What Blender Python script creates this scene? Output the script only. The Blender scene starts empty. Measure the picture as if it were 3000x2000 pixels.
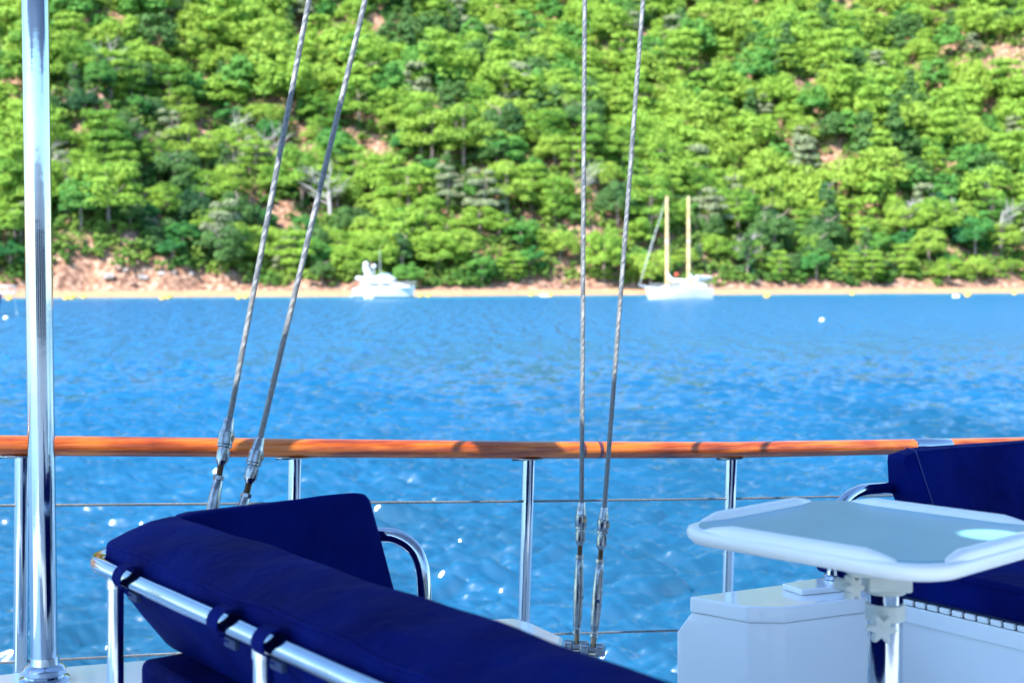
import bpy, bmesh, math, random
import numpy as np
from mathutils import Vector, Matrix

# ------------------------------------------------------------------ camera, sky, sun, exposure
S = bpy.context.scene
COL = S.collection
F = 4167.0; HZ = 805.0; CAMZ = 4.0
cam = bpy.data.cameras.new('camera'); camo = bpy.data.objects.new('camera', cam); COL.objects.link(camo)
camo.location = (0, 0, CAMZ); camo.rotation_euler = (math.pi/2, 0, 0)
cam.sensor_width = 36; cam.lens = 50.0; cam.shift_y = -(1000-HZ)/3000
cam.clip_start = 0.05; cam.clip_end = 20000
cam.dof.use_dof = True; cam.dof.focus_distance = 4.15; cam.dof.aperture_fstop = 4.0
S.camera = camo

SUN_EL, SUN_AZ = 48.0, 222.0          # azimuth clockwise from +Y
w = bpy.data.worlds.new('World'); S.world = w; w.use_nodes = True
nt = w.node_tree; bg = nt.nodes['Background']
sky = nt.nodes.new('ShaderNodeTexSky'); sky.sky_type = 'NISHITA'; sky.sun_disc = False
sky.sun_elevation = math.radians(SUN_EL); sky.sun_rotation = math.radians(SUN_AZ)
sky.air_density = 1.0; sky.dust_density = 0.3; sky.ozone_density = 1.0
tint = nt.nodes.new('ShaderNodeMix'); tint.data_type = 'RGBA'; tint.blend_type = 'MULTIPLY'; tint.inputs[0].default_value = 1
tint.inputs[7].default_value = (.80, 1.0, 1.10, 1)
nt.links.new(sky.outputs[0], tint.inputs[6]); nt.links.new(tint.outputs[2], bg.inputs[0]); bg.inputs[1].default_value = 0.15
sl = bpy.data.lights.new('sun', 'SUN'); sl.energy = 4.6; sl.angle = math.radians(0.5); sl.color = (1, 0.97, 0.91)
suno = bpy.data.objects.new('sun', sl); COL.objects.link(suno)
ce, se = math.cos(math.radians(SUN_EL)), math.sin(math.radians(SUN_EL))
TS = Vector((math.sin(math.radians(SUN_AZ))*ce, math.cos(math.radians(SUN_AZ))*ce, se))   # toward the sun
suno.rotation_euler = TS.to_track_quat('Z', 'Y').to_euler()
S.view_settings.view_transform = 'Standard'; S.view_settings.look = 'None'
S.view_settings.exposure = 1.6; S.view_settings.gamma = 1.0
S.render.engine = 'CYCLES'
try:
    S.cycles.max_bounces = 7; S.cycles.transparent_max_bounces = 4
except Exception: pass

rng = random.Random(7)
# ------------------------------------------------------------------ helpers
def W(px, py, D): return Vector(((px-1500)/F*D, D, CAMZ-(py-HZ)/F*D))
def PD(x, y, drop): return Vector((x, y, CAMZ-drop))

def tag(o, label=None, cat=None, group=None, kind=None):
    if label: o['label'] = label
    if cat: o['category'] = cat
    if group: o['group'] = group
    if kind: o['kind'] = kind
    return o
def empty(name, loc=(0,0,0), rz=0):
    o = bpy.data.objects.new(name, None); COL.objects.link(o); o.location = loc; o.rotation_euler = (0,0,rz); return o

class MB:
    def __init__(s): s.v = []; s.f = []
    def add(s, vs, fs):
        n = len(s.v); s.v += [tuple(v) for v in vs]; s.f += [tuple(i+n for i in f) for f in fs]; return s
    def box(s, c, size, M=None):
        x,y,z = [q/2 for q in size]; vs = [Vector((a*x,b*y,d*z)) for d in (-1,1) for a,b in ((-1,-1),(1,-1),(1,1),(-1,1))]
        if M: vs = [M @ v for v in vs]
        vs = [v+Vector(c) for v in vs]
        return s.add(vs, [(3,2,1,0),(4,5,6,7),(0,1,5,4),(1,2,6,5),(2,3,7,6),(3,0,4,7)])
    def prism(s, poly, z0, z1, top=None):
        n = len(poly); top = top or poly
        vs = [(p[0],p[1],z0) for p in poly]+[(p[0],p[1],z1) for p in top]
        return s.add(vs, [tuple(range(n-1,-1,-1)), tuple(range(n,2*n))]+[(i,(i+1)%n,n+(i+1)%n,n+i) for i in range(n)])
    def tube(s, pts, r, k=16, cap=True):
        pts = [Vector(p) for p in pts]; n = len(pts)
        rs = r if isinstance(r,(list,tuple)) else [r]*n
        t0 = (pts[1]-pts[0]).normalized(); up = Vector((0,0,1)) if abs(t0.z)<.9 else Vector((0,1,0))
        u = t0.cross(up).normalized(); vs=[]
        for i,p in enumerate(pts):
            t = ((pts[min(i+1,n-1)]-p).normalized()+(p-pts[max(i-1,0)]).normalized()).normalized()
            u = (u-t*u.dot(t)).normalized(); v = t.cross(u)
            for j in range(k):
                a = 2*math.pi*j/k; vs.append(p+(u*math.cos(a)+v*math.sin(a))*rs[i])
        fs = [(i*k+j,i*k+(j+1)%k,(i+1)*k+(j+1)%k,(i+1)*k+j) for i in range(n-1) for j in range(k)]
        if cap: fs += [tuple(range(k-1,-1,-1)), tuple((n-1)*k+j for j in range(k))]
        return s.add(vs, fs)
    def lathe(s, A, d, prof, k=20, ph=0):      # prof: (distance along d, radius)
        A = Vector(A); d = Vector(d).normalized(); up = Vector((0,0,1)) if abs(d.z)<.9 else Vector((0,1,0))
        u = d.cross(up).normalized(); v = d.cross(u); vs=[]; n=len(prof)
        for h,r in prof:
            for j in range(k):
                a = 2*math.pi*(j+ph)/k; vs.append(A+d*h+(u*math.cos(a)+v*math.sin(a))*r)
        fs = [(i*k+j,i*k+(j+1)%k,(i+1)*k+(j+1)%k,(i+1)*k+j) for i in range(n-1) for j in range(k)]
        fs += [tuple(range(k-1,-1,-1)), tuple((n-1)*k+j for j in range(k))]
        return s.add(vs, fs)
    def ball(s, c, r, k=16, sc=(1,1,1)):
        c = Vector(c); vs=[]; m=k//2
        for i in range(1,m):
            th = math.pi*i/m
            for j in range(k):
                a=2*math.pi*j/k; vs.append(c+Vector((math.sin(th)*math.cos(a)*r*sc[0],math.sin(th)*math.sin(a)*r*sc[1],math.cos(th)*r*sc[2])))
        vs += [c+Vector((0,0,r*sc[2])), c-Vector((0,0,r*sc[2]))]; N=(m-1)*k
        fs = [(i*k+j,(i+1)*k+j,(i+1)*k+(j+1)%k,i*k+(j+1)%k) for i in range(m-2) for j in range(k)]
        fs += [(N,j,(j+1)%k) for j in range(k)] + [(N+1,(m-2)*k+(j+1)%k,(m-2)*k+j) for j in range(k)]
        return s.add(vs, fs)
    def build(s, name, mat, parent=None, smooth=35, bevel=0, seg=3, sub=0):
        me = bpy.data.meshes.new(name); me.from_pydata(s.v, [], s.f); me.update()
        bm = bmesh.new(); bm.from_mesh(me); bmesh.ops.recalc_face_normals(bm, faces=bm.faces); bm.to_mesh(me); bm.free()
        o = bpy.data.objects.new(name, me); COL.objects.link(o); me.materials.append(mat)
        if smooth:
            me.polygons.foreach_set('use_smooth', [True]*len(me.polygons))
            try: me.set_sharp_from_angle(angle=math.radians(smooth))
            except Exception: pass
        if bevel:
            m = o.modifiers.new('b','BEVEL'); m.width = bevel; m.segments = seg; m.limit_method='ANGLE'; m.angle_limit=math.radians(25); m.use_clamp_overlap=True
            me.polygons.foreach_set('use_smooth', [True]*len(me.polygons)); m.harden_normals = False
        if sub:
            m = o.modifiers.new('s','SUBSURF'); m.levels = sub; m.render_levels = sub
        if parent:
            o.parent = parent; o.matrix_parent_inverse = Matrix.Identity(4)
            o.location = -Vector(parent.location) if parent.rotation_euler.z == 0 and parent.type == 'EMPTY' else (0,0,0)
        return o

def npmesh(name, V, Fq, mat, parent=None, smooth=False):
    V = np.asarray(V, dtype=np.float32); Fq = np.asarray(Fq, dtype=np.int32)
    me = bpy.data.meshes.new(name); k = Fq.shape[1]
    me.vertices.add(len(V)); me.vertices.foreach_set('co', V.ravel())
    me.loops.add(Fq.size); me.loops.foreach_set('vertex_index', Fq.ravel())
    me.polygons.add(len(Fq)); me.polygons.foreach_set('loop_start', np.arange(0, Fq.size, k, dtype=np.int32))
    me.polygons.foreach_set('use_smooth', np.full(len(Fq), smooth))
    me.update(calc_edges=True); me.validate()
    me.materials.append(mat)
    o = bpy.data.objects.new(name, me); COL.objects.link(o)
    if parent: o.parent = parent
    return o

# ------------------------------------------------------------------ materials
def nodes(name):
    m = bpy.data.materials.new(name); m.use_nodes = True; t = m.node_tree
    return m, t, t.nodes['Principled BSDF']
def N(t, typ, **kw):
    n = t.nodes.new(typ)
    for k,v in kw.items():
        if k in n.inputs.keys(): n.inputs[k].default_value = v
        else: setattr(n, k, v)
    return n
def L(t, a, b): t.links.new(a, b)
def ramp(t, fac, stops):
    r = t.nodes.new('ShaderNodeValToRGB'); e = r.color_ramp.elements
    while len(e) < len(stops): e.new(0.5)
    for q,(p,c) in zip(e, stops): q.position = p; q.color = (*c,1)
    L(t, fac, r.inputs[0]); return r.outputs[0]
def simple(name, col, rough=.5, metal=0, coat=0, nscale=0, namt=.15, bump=0, bscale=200, spec=.5):
    m,t,b = nodes(name); b.inputs['Roughness'].default_value = rough; b.inputs['Metallic'].default_value = metal
    b.inputs['Coat Weight'].default_value = coat; b.inputs['Coat Roughness'].default_value = .04
    b.inputs['Specular IOR Level'].default_value = spec
    tc = N(t,'ShaderNodeTexCoord')
    n = N(t,'ShaderNodeTexNoise', Scale=nscale or 6, Detail=5); L(t, tc.outputs['Object'], n.inputs['Vector'])
    c = ramp(t, n.outputs[0], [(.3, tuple(q*(1-namt) for q in col)), (.7, tuple(min(1,q*(1+namt)) for q in col))])
    L(t, c, b.inputs['Base Color'])
    if bump:
        n2 = N(t,'ShaderNodeTexNoise', Scale=bscale, Detail=3); L(t, tc.outputs['Object'], n2.inputs['Vector'])
        bp = N(t,'ShaderNodeBump', Strength=bump, Distance=.002); L(t, n2.outputs[0], bp.inputs['Height']); L(t, bp.outputs[0], b.inputs['Normal'])
    return m

M = {}
M['chrome'] = simple('polished_steel', (.42,.47,.54), .09, 1, nscale=9, namt=.06, bump=.12, bscale=25)
M['steel'] = simple('rigging_steel', (.26,.28,.30), .2, 1, nscale=60, namt=.35)
M['thread'] = simple('threaded_steel', (.26,.19,.13), .4, .9, nscale=200, namt=.4)
M['wire'] = simple('wire_rope', (.18,.19,.20), .6, .6, nscale=120, namt=.25)
M['white'] = simple('white_gelcoat', (.86,.88,.88), .18, 0, coat=.6, nscale=3, namt=.02, bump=.03, bscale=8)
M['table_white'] = simple('table_white', (.88,.89,.88), .35, nscale=6, namt=.03)
M['plastic'] = simple('pale_plastic', (.58,.60,.55), .5, nscale=14, namt=.10)
M['boat_white'] = simple('boat_white', (.55,.57,.58), .3, nscale=1, namt=.03)
M['boat_blue'] = simple('boat_blue', (.01,.03,.22), .3)
M['dark_glass'] = simple('dark_glass', (.05,.08,.11), .08)
M['boat_grey'] = simple('boat_grey', (.14,.26,.30), .5)
M['mast'] = simple('mast_wood', (.66,.46,.22), .4, nscale=.6, namt=.3)
M['sail'] = simple('sail_cloth', (.75,.75,.72), .8)
M['red'] = simple('red_plastic', (.6,.08,.04), .5)
M['buoy_yellow'] = simple('buoy_yellow', (.85,.48,.06), .45, nscale=2, namt=.1)
M['buoy_white'] = simple('buoy_white', (.8,.8,.78), .4)
M['canvas'] = simple('awning_canvas', (.20,.27,.40), .9, nscale=3, namt=.05)
M['bark'] = simple('bark', (.26,.20,.17), .9, nscale=4, namt=.35)
M['deadwood'] = simple('dead_wood', (.42,.38,.36), .9, nscale=4, namt=.25)
M['rock'] = simple('rock', (.26,.16,.12), .9, nscale=.9, namt=.5)
M['gasket'] = simple('dark_gasket', (.01,.03,.10), .8)
M['patina'] = simple('patina_band', (.07,.02,.03), .3, coat=.5)

def fabric():
    m,t,b = nodes('navy_canvas'); b.inputs['Roughness'].default_value=.75; b.inputs['Specular IOR Level'].default_value=.04
    tc=N(t,'ShaderNodeTexCoord'); n=N(t,'ShaderNodeTexNoise',Scale=5,Detail=6); L(t,tc.outputs['Object'],n.inputs['Vector'])
    c=ramp(t,n.outputs[0],[(.3,(.0002,.0020,.062)),(.7,(.0003,.0070,.120))]); L(t,c,b.inputs['Base Color'])
    w1=N(t,'ShaderNodeTexNoise',Scale=9,Detail=4); L(t,tc.outputs['Object'],w1.inputs['Vector'])
    w2=N(t,'ShaderNodeTexNoise',Scale=700,Detail=1); L(t,tc.outputs['Object'],w2.inputs['Vector'])
    b1=N(t,'ShaderNodeBump',Strength=.5,Distance=.03); L(t,w1.outputs[0],b1.inputs['Height'])
    b2=N(t,'ShaderNodeBump',Strength=.3,Distance=.0006); L(t,w2.outputs[0],b2.inputs['Height']); L(t,b1.outputs[0],b2.inputs['Normal'])
    L(t,b2.outputs[0],b.inputs['Normal']); return m
M['navy']=fabric()
M['piping']=simple('blue_piping',(.002,.014,.16),.6)
def wood(d):
    m,t,b = nodes('varnished_wood'); b.inputs['Roughness'].default_value=.32; b.inputs['Coat Weight'].default_value=.5; b.inputs['Coat Roughness'].default_value=.10
    tc=N(t,'ShaderNodeTexCoord'); mp=N(t,'ShaderNodeMapping'); mp.vector_type='TEXTURE'
    mp.inputs['Rotation'].default_value=(0,0,math.atan2(d.y,d.x)); mp.inputs['Scale'].default_value=(14,1,1)
    L(t,tc.outputs['Object'],mp.inputs[0])
    n=N(t,'ShaderNodeTexNoise',Scale=60,Detail=6,Roughness=.65); L(t,mp.outputs[0],n.inputs['Vector'])
    n2=N(t,'ShaderNodeTexNoise',Scale=4.5,Detail=3); L(t,tc.outputs['Object'],n2.inputs['Vector'])
    a=N(t,'ShaderNodeMath',operation='MULTIPLY_ADD'); L(t,n2.outputs[0],a.inputs[0]); a.inputs[1].default_value=.7; L(t,n.outputs[0],a.inputs[2])
    c=ramp(t,a.outputs[0],[(.6,(.11,.016,.003)),(.82,(.31,.052,.004)),(1.0,(.52,.13,.010))]); L(t,c,b.inputs['Base Color'])
    return m
def inset():
    m,t,b=nodes('table_inlay'); b.inputs['Base Color'].default_value=(.16,.30,.30,1); b.inputs['Roughness'].default_value=.28; b.inputs['Specular IOR Level'].default_value=.22
    b.inputs['Coat Weight'].default_value=.0; b.inputs['Coat Roughness'].default_value=.12
    tc=N(t,'ShaderNodeTexCoord'); n=N(t,'ShaderNodeTexNoise',Scale=4,Detail=5); L(t,tc.outputs['Object'],n.inputs['Vector'])
    L(t,ramp(t,n.outputs[0],[(.3,(.13,.37,.50)),(.7,(.19,.45,.56))]),b.inputs['Base Color']); return m
M['inset']=inset()
def leaf(name, stops, hue_obj=True):
    m,t,b=nodes(name); b.inputs['Roughness'].default_value=.6; b.inputs['Specular IOR Level'].default_value=.2
    g=N(t,'ShaderNodeNewGeometry')
    n=N(t,'ShaderNodeTexNoise',Scale=.13,Detail=2); L(t,g.outputs['Position'],n.inputs['Vector'])
    n2=N(t,'ShaderNodeTexNoise',Scale=1.1,Detail=2); L(t,g.outputs['Position'],n2.inputs['Vector'])
    a=N(t,'ShaderNodeMath',operation='MULTIPLY_ADD'); L(t,n2.outputs[0],a.inputs[0]); a.inputs[1].default_value=.45; L(t,n.outputs[0],a.inputs[2])
    n3=N(t,'ShaderNodeTexNoise',Scale=.035,Detail=3); L(t,g.outputs['Position'],n3.inputs['Vector'])
    a3=N(t,'ShaderNodeMath',operation='MULTIPLY_ADD'); L(t,n3.outputs[0],a3.inputs[0]); a3.inputs[1].default_value=.75; L(t,a.outputs[0],a3.inputs[2])
    a4=N(t,'ShaderNodeMath',operation='SUBTRACT'); L(t,a3.outputs[0],a4.inputs[0]); a4.inputs[1].default_value=.36
    fac=a4.outputs[0]
    oi=N(t,'ShaderNodeObjectInfo'); a2=N(t,'ShaderNodeMath',operation='MULTIPLY_ADD'); L(t,oi.outputs['Random'],a2.inputs[0]); a2.inputs[1].default_value=.26 if hue_obj else 0; L(t,fac,a2.inputs[2]); fac=a2.outputs[0]
    c=ramp(t,fac,stops); L(t,c,b.inputs['Base Color'])
    tr=N(t,'ShaderNodeBsdfTranslucent'); L(t,c,tr.inputs[0]); mx=N(t,'ShaderNodeMixShader'); mx.inputs[0].default_value=.25
    out=t.nodes['Material Output']; L(t,b.outputs[0],mx.inputs[1]); L(t,tr.outputs[0],mx.inputs[2]); L(t,mx.outputs[0],out.inputs[0])
    return m
M['pine']=leaf('pine_foliage',[(.34,(.012,.075,.022)),(.50,(.050,.160,.028)),(.68,(.118,.262,.034)),(.92,(.245,.395,.050))])
M['emerald']=leaf('emerald_foliage',[(.34,(.004,.045,.028)),(.56,(.018,.120,.038)),(.80,(.060,.220,.045)),(.96,(.12,.29,.05))])
M['darkpine']=leaf('dark_foliage',[(.34,(.008,.042,.022)),(.60,(.028,.095,.034)),(.90,(.085,.18,.045))])
M['yellowpine']=leaf('yellow_foliage',[(.34,(.065,.140,.030)),(.56,(.135,.26,.036)),(.85,(.27,.40,.055))])
M['shrub']=leaf('shrub_foliage',[(.40,(.012,.070,.022)),(.58,(.06,.17,.028)),(.85,(.20,.30,.05))],False)
M['lime']=leaf('lime_foliage',[(.5,(.03,.14,.01)),(.9,(.08,.25,.015))])
M['greygreen']=leaf('grey_foliage',[(.5,(.12,.17,.08)),(.9,(.26,.30,.16))])

# ------------------------------------------------------------------ terrain functions
R2=np.random.RandomState(3)
_fb=[]
for o_ in range(5):
    for q in range(5):
        a=R2.rand()*6.283; k=(2*math.pi/90)*(2.1**o_)*(.7+.6*R2.rand()); _fb.append((k*math.cos(a),k*math.sin(a),R2.rand()*6.283,.55**o_))
def fbm(x,y,s=1.0):
    r=0
    for kx,ky,p,a in _fb: r=r+a*np.sin(kx*x*s+ky*y*s+p)
    return r/3.2
def shore(x): return np.interp(x,[-400,-90,-23,33,113,400],[190,249,265,287,314,400])+1.8*np.sin(x*.09)+1.1*np.sin(x*.23+1)+.5*np.sin(x*.71)
def sst(a,b,x):
    u=np.clip((x-a)/(b-a),0,1); return u*u*(3-2*u)
def ground(x,y):
    x=np.asarray(x,dtype=float); y=np.asarray(y,dtype=float); t=y-shore(x)
    z=np.where(t<0,.16*t,.15*np.minimum(t,8))
    hb=1.1+.9*(fbm(x*3,x*0+9)+.4)+2.2*sst(-88,-78,x)*(1-sst(-60,-45,x))
    z=z+np.clip(hb,.6,9)*sst(7.5,11.5,t+1.2*fbm(x*7,y*7))
    u=np.maximum(t-11,0)
    z=z+.56*u+ u/(u+25.)*(9.5*fbm(x,y)+7*np.sin(x/17.+y/45.)) + .35*fbm(x*5,y*5)*sst(8,14,t)
    return z
def pix2ground(px,py):
    for D in np.arange(235,620,.5):
        p=W(px,py,D)
        if p.z<=float(ground(p.x,p.y)): return p
    return None

# ------------------------------------------------------------------ water
def water():
    rows=820; cols=760
    ypx=np.concatenate([np.linspace(2080,860,rows)])
    r=CAMZ*F/(ypx-HZ); ang=np.radians(np.linspace(-26,26,cols))
    RR,AA=np.meshgrid(r,ang,indexing='ij'); X=RR*np.tan(AA); Y=RR
    dr=np.abs(np.gradient(r))[:,None]*np.ones_like(X); da=(RR*(ang[1]-ang[0]))
    cell=np.maximum(dr,da); Z=np.zeros_like(X); rs=np.random.RandomState(11)
    for i in range(90):
        lam=.17*(8.5**(rs.rand()**1.2)); th=math.radians(94+rs.randn()*19); k=2*math.pi/lam
        amp=lam*.0235*(.5+rs.rand())*(1.0 if lam<.7 else .6)
        filt=np.clip(lam/(1.9*cell)-.4,0,1)
        ph=k*(X*math.cos(th)+Y*math.sin(th))+rs.rand()*6.28+1.6*np.sin(X*.31/lam**.5+i)+1.3*np.sin(Y*.23/lam**.5+2*i)
        Z+=amp*filt*(np.sin(ph)+.28*np.sin(2*ph+1))
    gust=.92+.35*fbm(X*5,Y*2); Z*=np.clip(gust,.75,1.2)
    edge=np.ones_like(X); edge[0,:]=edge[-1,:]=0; edge[:,0]=edge[:,-1]=0; Z*=edge
    V=np.stack([X,Y,Z],-1).reshape(-1,3); idx=np.arange(rows*cols).reshape(rows,cols)
    Fq=np.stack([idx[:-1,:-1],idx[:-1,1:],idx[1:,1:],idx[1:,:-1]],-1).reshape(-1,4)
    # the rest of the sea as large quads around the detailed fan
    n=len(V); r0,r1=r[0],r[-1]; t=math.tan(math.radians(26)); B=6000
    ext=[(-r0*t,r0),(r0*t,r0),(r1*t,r1),(-r1*t,r1),(-B,-B),(B,-B),(B,B),(-B,B)]
    V=np.vstack([V,np.array([(a,b,0) for a,b in ext])])
    e=[(n+4,n+5,n+1,n+0),(n+5,n+6,n+2,n+1),(n+6,n+7,n+3,n+2),(n+7,n+4,n+0,n+3)]
    Fq=np.vstack([Fq,np.array(e)])
    m,tt,b=nodes('sea_water')
    b.inputs['IOR'].default_value=1.7
    ar_=N(tt,'ShaderNodeAttribute'); ar_.attribute_name='ripple'; L(tt,ar_.outputs['Fac'],b.inputs['Roughness'])
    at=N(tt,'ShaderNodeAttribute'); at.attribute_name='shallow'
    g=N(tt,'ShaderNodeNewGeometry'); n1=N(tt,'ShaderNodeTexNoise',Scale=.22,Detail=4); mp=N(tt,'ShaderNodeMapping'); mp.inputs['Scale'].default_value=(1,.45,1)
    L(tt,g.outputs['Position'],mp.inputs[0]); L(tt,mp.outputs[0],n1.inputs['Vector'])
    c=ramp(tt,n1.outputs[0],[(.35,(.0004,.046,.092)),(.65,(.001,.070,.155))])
    ab=N(tt,'ShaderNodeAttribute'); ab.attribute_name='far_sky_tint'; mb_=N(tt,'ShaderNodeMix',data_type='RGBA'); L(tt,ab.outputs['Fac'],mb_.inputs[0]); L(tt,c,mb_.inputs[6]); mb_.inputs[7].default_value=(.005,.122,.300,1); c=mb_.outputs[2]  # far water: reflected sky painted in as a lighter blue base
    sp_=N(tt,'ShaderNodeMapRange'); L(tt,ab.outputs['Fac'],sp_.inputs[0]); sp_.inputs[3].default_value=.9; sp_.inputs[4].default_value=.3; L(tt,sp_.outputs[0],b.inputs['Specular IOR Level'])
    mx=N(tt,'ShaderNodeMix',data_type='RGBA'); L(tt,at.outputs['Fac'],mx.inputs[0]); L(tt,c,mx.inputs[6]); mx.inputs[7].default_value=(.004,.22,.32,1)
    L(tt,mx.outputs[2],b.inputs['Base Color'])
    n2=N(tt,'ShaderNodeTexNoise',Scale=4.5,Detail=4,Roughness=.55); mp2=N(tt,'ShaderNodeMapping'); mp2.inputs['Scale'].default_value=(.6,1,1)
    L(tt,g.outputs['Position'],mp2.inputs[0]); L(tt,mp2.outputs[0],n2.inputs['Vector'])
    bp=N(tt,'ShaderNodeBump',Strength=.2,Distance=.05); L(tt,n2.outputs[0],bp.inputs['Height']); n3=N(tt,'ShaderNodeTexNoise',Scale=1.0,Detail=4,Roughness=.6); mp3=N(tt,'ShaderNodeMapping'); mp3.inputs['Scale'].default_value=(.75,.17,1)
    L(tt,g.outputs['Position'],mp3.inputs[0]); L(tt,mp3.outputs[0],n3.inputs['Vector'])
    bp3=N(tt,'ShaderNodeBump',Strength=1.0,Distance=2.8); L(tt,n3.outputs[0],bp3.inputs['Height']); L(tt,bp.outputs[0],bp3.inputs['Normal'])
    mxn=N(tt,'ShaderNodeMix',data_type='VECTOR'); mr=N(tt,'ShaderNodeMapRange'); L(tt,ar_.outputs['Fac'],mr.inputs[0]); mr.inputs[1].default_value=.12; mr.inputs[2].default_value=.30
    L(tt,mr.outputs[0],mxn.inputs[0]); L(tt,bp.outputs[0],mxn.inputs[4]); L(tt,bp3.outputs[0],mxn.inputs[5])
    L(tt,mxn.outputs[1],b.inputs['Normal'])
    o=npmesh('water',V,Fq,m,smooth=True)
    a=o.data.attributes.new('shallow','FLOAT','POINT')
    sh=1-sst(5,48,shore(V[:,0])-V[:,1]); sh[-4:]=0
    a.data.foreach_set('value',sh.astype(np.float32))
    a=o.data.attributes.new('far_sky_tint','FLOAT','POINT'); a.data.foreach_set('value',(1-sst(165,264,shore(V[:,0])-V[:,1])).astype(np.float32))  # weight of the painted sky reflection, growing towards the shore
    rg=np.hypot(V[:,0],V[:,1]); a=o.data.attributes.new('ripple','FLOAT','POINT'); a.data.foreach_set('value',(.10+.20*sst(30,110,rg)).astype(np.float32))
    tag(o,kind='structure')
water()

# ------------------------------------------------------------------ hillside and beach
def hillside():
    xs=np.arange(-330,331,1.5); us=np.concatenate([np.arange(-14,20,.6),np.arange(20,330,2.0)])
    U,X=np.meshgrid(us,xs,indexing='ij'); Y=shore(X)+U; Z=ground(X,Y)
    V=np.stack([X,Y,Z],-1).reshape(-1,3); nr,nc=X.shape; idx=np.arange(nr*nc).reshape(nr,nc)
    Fq=np.stack([idx[:-1,:-1],idx[:-1,1:],idx[1:,1:],idx[1:,:-1]],-1).reshape(-1,4)
    m,t,b=nodes('red_earth'); b.inputs['Roughness'].default_value=.95
    g=N(t,'ShaderNodeNewGeometry')
    n=N(t,'ShaderNodeTexNoise',Scale=.22,Detail=7,Roughness=.65); L(t,g.outputs['Position'],n.inputs['Vector'])
    n2=N(t,'ShaderNodeTexNoise',Scale=.9,Detail=5); L(t,g.outputs['Position'],n2.inputs['Vector'])
    earth=ramp(t,n2.outputs[0],[(.3,(.09,.040,.028)),(.5,(.25,.125,.075)),(.68,(.48,.31,.22))])
    grass=ramp(t,n2.outputs[0],[(.3,(.06,.09,.02)),(.7,(.22,.21,.06))])
    mx=N(t,'ShaderNodeMix',data_type='RGBA'); L(t,ramp(t,n.outputs[0],[(.50,(0,0,0)),(.60,(1,1,1))]),mx.inputs[0]); L(t,earth,mx.inputs[6]); L(t,grass,mx.inputs[7])
    at=N(t,'ShaderNodeAttribute'); at.attribute_name='bank'
    mx2=N(t,'ShaderNodeMix',data_type='RGBA'); L(t,at.outputs['Fac'],mx2.inputs[0]); L(t,mx.outputs[2],mx2.inputs[6]); L(t,earth,mx2.inputs[7])
    L(t,mx2.outputs[2],b.inputs['Base Color'])
    bp=N(t,'ShaderNodeBump',Strength=.8,Distance=.6); L(t,n2.outputs[0],bp.inputs['Height']); L(t,bp.outputs[0],b.inputs['Normal'])
    o=npmesh('hillside',V,Fq,m,smooth=True); tag(o,kind='structure')
    a=o.data.attributes.new('bank','FLOAT','POINT'); a.data.foreach_set('value',(1-sst(13,19,U)).astype(np.float32).ravel())
    # beach: a sheet just above the hillside's foot
    us=np.arange(-12,6.8,.6); U,X=np.meshgrid(us,xs,indexing='ij'); Y=shore(X)+U; Z=ground(X,Y)+.05
    V=np.stack([X,Y,Z],-1).reshape(-1,3); nr,nc=X.shape; idx=np.arange(nr*nc).reshape(nr,nc)
    Fq=np.stack([idx[:-1,:-1],idx[:-1,1:],idx[1:,1:],idx[1:,:-1]],-1).reshape(-1,4)
    m=simple('beach_sand',(.38,.21,.11),.95,nscale=.4,namt=.15)
    tag(npmesh('beach',V,Fq,m,smooth=True),kind='structure')
hillside()

# ------------------------------------------------------------------ trees
def crown_np(seed,wd,ht,z0,ncl,nleaf,ls,flat=.72,shape='dome'):
    rs=np.random.RandomState(seed); P=[];Nn=[]
    for i in range(ncl):
        a=rs.rand()*6.283; 
        if shape=='dome':
            u=rs.rand()**.8; ph=math.acos(1-1.25*u); q=(.62+.30*rs.rand()); rr=(wd/2)*math.sin(ph)*q; zc=z0+ht*.36+ht*.60*math.cos(ph)*q+.3*rs.randn()
        elif shape=='cone':
            h=rs.rand()**1.2; rr=(wd/2)*(1-h*.85)*(.45+.5*rs.rand()); zc=z0+ht*h*.92
        else:
            h=rs.rand(); rr=(wd/2)*(.35+.6*rs.rand())*math.sqrt(max(.05,1-h*h*.85)); zc=z0+ht*(round(h*4)/4*.9+.07*rs.rand())
        c=np.array([rr*math.cos(a),rr*math.sin(a),zc]); cr=wd*(.095+.10*rs.rand()); n=int(nleaf/ncl)
        d=rs.randn(n,3); d/=np.linalg.norm(d,axis=1)[:,None]; d[:,2]=np.where(d[:,2]<-.35,-d[:,2],d[:,2])
        p=c+d*np.array([cr,cr,cr*flat])*(.72+.38*rs.rand(n,1)); P.append(p); Nn.append(d+np.array([0,0,.35])+rs.randn(n,3)*.38)
    P=np.vstack(P);Nn=np.vstack(Nn);Nn/=np.linalg.norm(Nn,axis=1)[:,None]; n=len(P)
    r=rs.randn(n,3); u=np.cross(Nn,r); u/=np.linalg.norm(u,axis=1)[:,None]; v=np.cross(Nn,u)
    s=ls*(.6+.8*rs.rand(n,1)); V=np.stack([P-u*s-v*s*.55,P+u*s-v*s*.55,P+u*s*.7+v*s*.6,P-u*s*.7+v*s*.6],1).reshape(-1,3)
    return V,np.arange(4*n).reshape(n,4)
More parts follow.
